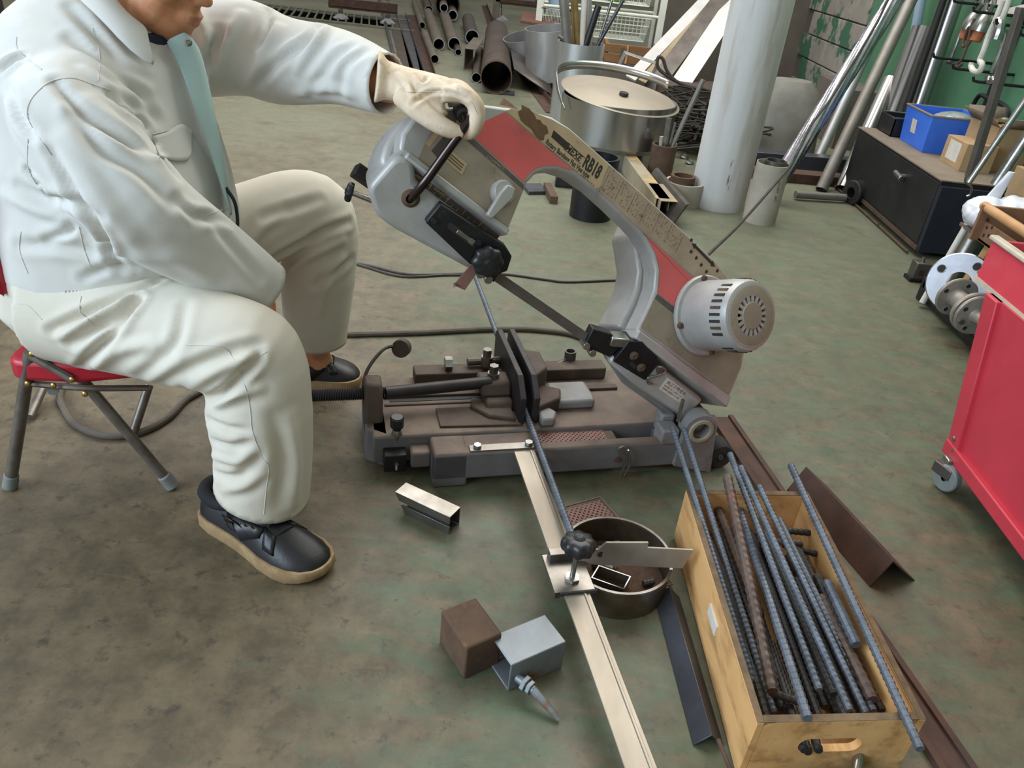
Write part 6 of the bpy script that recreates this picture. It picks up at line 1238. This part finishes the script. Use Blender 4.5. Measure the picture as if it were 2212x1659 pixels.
# tangle of scrap wire behind the pot
m = MB(); random.seed(5); tc_ = V3((.95, 5.4, 0))
for i in range(60):
    c = tc_+V3((random.uniform(.0, .3), random.uniform(-.1, .6), random.uniform(.03, .26))); pts = [c+V3((random.gauss(0, .16), random.gauss(0, .14), random.gauss(0, .04))) for _ in range(5)]; m.tube([V3((p[0], p[1], max(p[2], .02))) for p in pts], random.choice((.005, .007, .01)), 6, k=4)
o = m.build('scrap_wire', mk('scrap_dark', (58, 54, 46), (44, 40, 34), 14, .7, .2)); o['kind'] = 'stuff'; tag(o, 'dark tangle of scrap cable and wire behind the stainless pot', 'scrap'); 
tag(MB().box(.9, 1.35, 6.2, 6.6, 0, .3).build('dark_bin', MATS['cast_brown'], bev=.01), 'dark brown bin under the scrap wire tangle', 'bin')
for i, (x, y) in enumerate(((1478, 338), (1490, 350))): tag(MB().lathe([(.02, -.01), (.03, 0), (.02, .01), (.012, 0)], g(x, y, .012), (.1, -.2, .9), 16, True).build('shackle', MATS['zinc']), ('shiny shackle by the tall whitish pipe, upper' if i == 0 else 'shiny shackle by the tall whitish pipe, lower'), 'shackle')
# ------------------------------------------------------------------ tubes leaning at the right wall
def lean_tube(n, f, Yb, Yt, r, mat, lb, name='leaning_tube', ext=.15, hollow=True, low=2.0):
    a, b = ay(n[0], n[1], Yb), ay(f[0], f[1], Yt); d = nrm(b-a); b = b+d*ext; a = a-d*min(low, (a[2]-.01)/d[2]); m = MB()
    m.pipe(a, b, r, r*.88, 28) if hollow else m.tube([a, b], r, 16); return tag(m.build(name, MATS[mat]), lb, 'tube')
# spiral duct: helical seam as real relief
a, b = ay(1672, 405, 4.35), ay(1932, 0, 4.75); b = b+nrm(b-a)*.2; L = np.linalg.norm(b-a); sd_ = thing('spiral_duct', 'shiny silver spiral duct leaning behind the short cream pipe', 'duct', V3((a[0], a[1], 0)))
mk('foil', (196, 194, 200), (170, 168, 176), 20, .2, .95, bump=.3, bscale=60)
X_, Y_, A_ = frame_of(b-a); rs_ = []
for i in range(60):
    tw = i*.11; rs_.append([a+A_*L*i/59+(X_*math.cos(2*math.pi*j/48)+Y_*math.sin(2*math.pi*j/48))*(.046+.0032*math.cos(12*2*math.pi*j/48+tw*5)) for j in range(48)])
MB().loft(rs_).build('duct_skin', MATS['foil'], sd_, ang=80)
lean_tube((1772, 414), (1968, 0), 4.72, 5.3, .036, 'grey_pipe', 'matte steel tube leaning right of the spiral duct'); lean_tube((1772, 332), (1925, 0), 5.4, 5.8, .032, 'alu', 'thinner aluminium tube leaning behind the matte steel tube'); lean_tube((1822, 402), (1905, 215), 4.8, 5.2, .045, 'stainless', 'polished tube leaning low against the black cabinet'); lean_tube((1938, 215), (1998, 62), 5.2, 5.3, .075, 'stainless', 'wide polished tube leaning behind the black tray', ext=0); lean_tube((1992, 205), (2062, 0), 5.08, 5.14, .05, 'stainless', 'polished tube leaning nearest the hook board', ext=.1)
lean_tube((1966, 212), (2038, 0), 5.02, 5.1, .02, 'cab_black', 'dark purple bar leaning between the polished tubes', 'leaning_bar', hollow=False); lean_tube((1965, 130), (1990, 0), 5.55, 5.6, .03, 'pale_blue', 'pale blue strip standing behind the wide polished tube', 'leaning_bar', hollow=False)
tag(MB().obox(V3((1.85, 5.15, .06)), (.5, .05, 0), (0, .05, 0), (0, 0, .06)).build('steel_beam', MATS['mill_blue'], bev=.003), 'grey steel beam on the floor behind the leaning tubes', 'beam'); tag(MB().obox(V3((1.8, 4.92, .03)), (.45, .03, 0), (0, .06, 0), (0, 0, .03)).build('timber_beam', MATS['rust_dark'], bev=.003), 'dark brown beam on the floor before the grey beam', 'beam')
m = MB(); cg = V3((1.72, 5.75, .0)); m.loft([ring(cg+(0, 0, z), (rx, 0, 0), (0, ry, 0), 24, 2.6) for z, rx, ry in ((0, .26, .2), (.15, .25, .2), (.4, .2, .16), (.48, .12, .1))]); tag(m.build('grey_sack', mk('sack', (128, 124, 116), (110, 106, 98), 6, .8, 0, bump=.4, bscale=14)), 'grey sack slumped behind the spiral duct', 'sack')
pv = thing('pipe_stand', 'grey rod with round clamp head lying on the floor before the cabinet', 'clamp', g(1780, 424)); q0, q1 = g(1718, 420, .03), g(1826, 427, .03); MB().tube([q0, q1], .022, 12).build('rod', MATS['grey_pipe'], pv); MB().lathe([(.03, -.04), (.07, -.035), (.07, .035), (.03, .04)], q1+(.05, 0, .035), (.9, .4, 0), 24, True).build('clamp_head', MATS['jaw_dark'], pv, bev=.004)
# ------------------------------------------------------------------ hook board on the wall
hbx = 2.45
strap = tag(MB().obox((hbx-.012, 4.56, .75), (.008, 0, 0), (0, .035, 0), (0, 0, .55)).build('wall_strip', MATS['black_metal']), 'black upright steel strip on the green wall', 'strip')
strap2 = tag(MB().obox((hbx-.012, 3.9, .75), (.008, 0, 0), (0, .03, 0), (0, 0, .55)).build('wall_strip', MATS['black_metal']), 'black upright strip on the green wall right of the hooks', 'strip')
def peg(px, py, ln, lb):
    tip = ax(px, py, hbx-.02-ln); root = V3((hbx, tip[1]-.0, tip[2]-.0)); m = MB(); m.tube([V3((tip[0]-.012, tip[1], tip[2]+.022)), V3((tip[0]-.003, tip[1], tip[2]+.003)), V3((tip[0]+.02, tip[1], tip[2])), root], .0075, 8, smooth=False); return tag(m.build('wall_hook', MATS['black_metal']), lb, 'hook', 'hooks on the green wall'), tip
hk_ = [peg(2062, 4, .3, 'topmost black wall hook, left'), peg(2105, 25, .3, 'black wall hook holding the shackles'), peg(2018, 124, .3, 'black wall hook below the turnbuckles, left'), peg(2060, 148, .3, 'black wall hook under the white hook'), peg(2104, 176, .3, 'lowest black wall hook'), peg(2154, 52, .3, 'black wall hook at the upper right'), peg(2205, 76, .3, 'black wall hook at the right edge')]
def hang(pts, r, X, name, mat, lb, cat='rigging'): return tag(MB().tube([ax(x, y, X) for x, y in pts], r, 10).build(name, MATS[mat]), lb, cat, 'rigging hung on the wall hooks')
_rod = hang([(2104, 27), (2094, 34), (2078, 65), (2065, 100), (2054, 128)], .011, 2.28, 'turnbuckle_rod', 'zinc', 'bright hanging rod with ball end, leftmost rigging')
MB().ell(ax(2052, 131, 2.28), (.025, 0, 0), (0, .025, 0), (0, 0, .02), 14, 8).build('ball_end', MATS['zinc'], _rod)
hang([(2105, 40), (2097, 62), (2090, 92), (2080, 100), (2082, 85), (2092, 60), (2104, 62), (2098, 85), (2089, 100), (2086, 108), (2078, 128), (2066, 140), (2072, 143), (2080, 137)], .007, 2.22, 'turnbuckle', 'rust', 'thin rusty turnbuckle with open hook')
hang([(2168, 0), (2150, 45), (2138, 72), (2125, 110), (2117, 130), (2122, 140), (2115, 155), (2103, 153), (2098, 143), (2100, 135)], .014, 2.15, 'white_hook', 'white_rod', 'white crane hook with long shank hung on the wall')
hang([(2180, 0), (2170, 28), (2160, 50)], .013, 2.15, 'shank', 'white_rod', 'white shank beside the crane hook'); hang([(2172, 65), (2168, 85), (2155, 125), (2143, 158)], .012, 2.2, 'bright_rod', 'zinc', 'bright rod hanging right of the white hook'); hang([(2196, 70), (2180, 100), (2165, 130), (2150, 168)], .014, 2.2, 'bright_rod', 'zinc', 'thicker bright rod hanging farthest right'); 
for x, y, lb in ((2137, 172, 'pale end cap of the hanging rods, left'), (2147, 172, 'pale end cap of the hanging rods, right')): tag(MB().ell(ax(x, y, 2.2), (.022, 0, 0), (0, .022, 0), (0, 0, .022), 12, 8).build('end_cap', MATS['zinc']), lb, 'cap', 'rigging hung on the wall hooks')
for x, y, lb in ((2098, 52, 'bell shaped shackle with orange pin, left'), (2122, 55, 'bell shaped shackle with orange pin, right')):
    p = ax(x, y, 2.25); rt = thing('bell_shackle', lb, 'shackle', p-V3((0, 0, .1)), 'bell shackles on the wall hook'); MB().lathe([(.015, .07), (.03, .05), (.045, 0), (.045, -.03), (.035, -.03)], p, (.1, 0, 1), 20).build('bell', MATS['zinc'], rt, ang=50); MB().lathe([(.03, -.03), (.03, -.075), (.02, -.08)], p, (.1, 0, 1), 16).build('orange_pin', mk('orange_pin', (168, 92, 54), None, rough=.6), rt); MB().tube([p+(.0, .02, .06), p+(0, .035, .11), p+(0, 0, .14), p+(0, -.035, .11), p+(0, -.02, .06)], .012, 8).build('bow', MATS['zinc'], rt)
hang([(2158, 45), (2160, 55), (2158, 68), (2152, 85)], .025, 2.15, 'swivel', 'stainless', 'round polished swivel between the hanging rods')
for x, y, lb in ((2155, 5, 'white paper tag on the hook board, left'), (2198, 22, 'white paper tag on the hook board, right')): p = ax(x, y, 2.4); tag(MB().obox(p, (.002, 0, 0), (0, .1, -.02), (.0, 0, .022)).build('paper_tag', MATS['white_print']), lb, 'tag')

tag(MB().box(-3.9, -2.9, 3.6, 4.4, 0, 1.6).build('dark_filler_box', MATS['cab_black'], bev=.01), 'dark box added at the far left to fill the dark corner behind the worker', 'cabinet')  # made-up dark box, added so the upper left corner stays dark
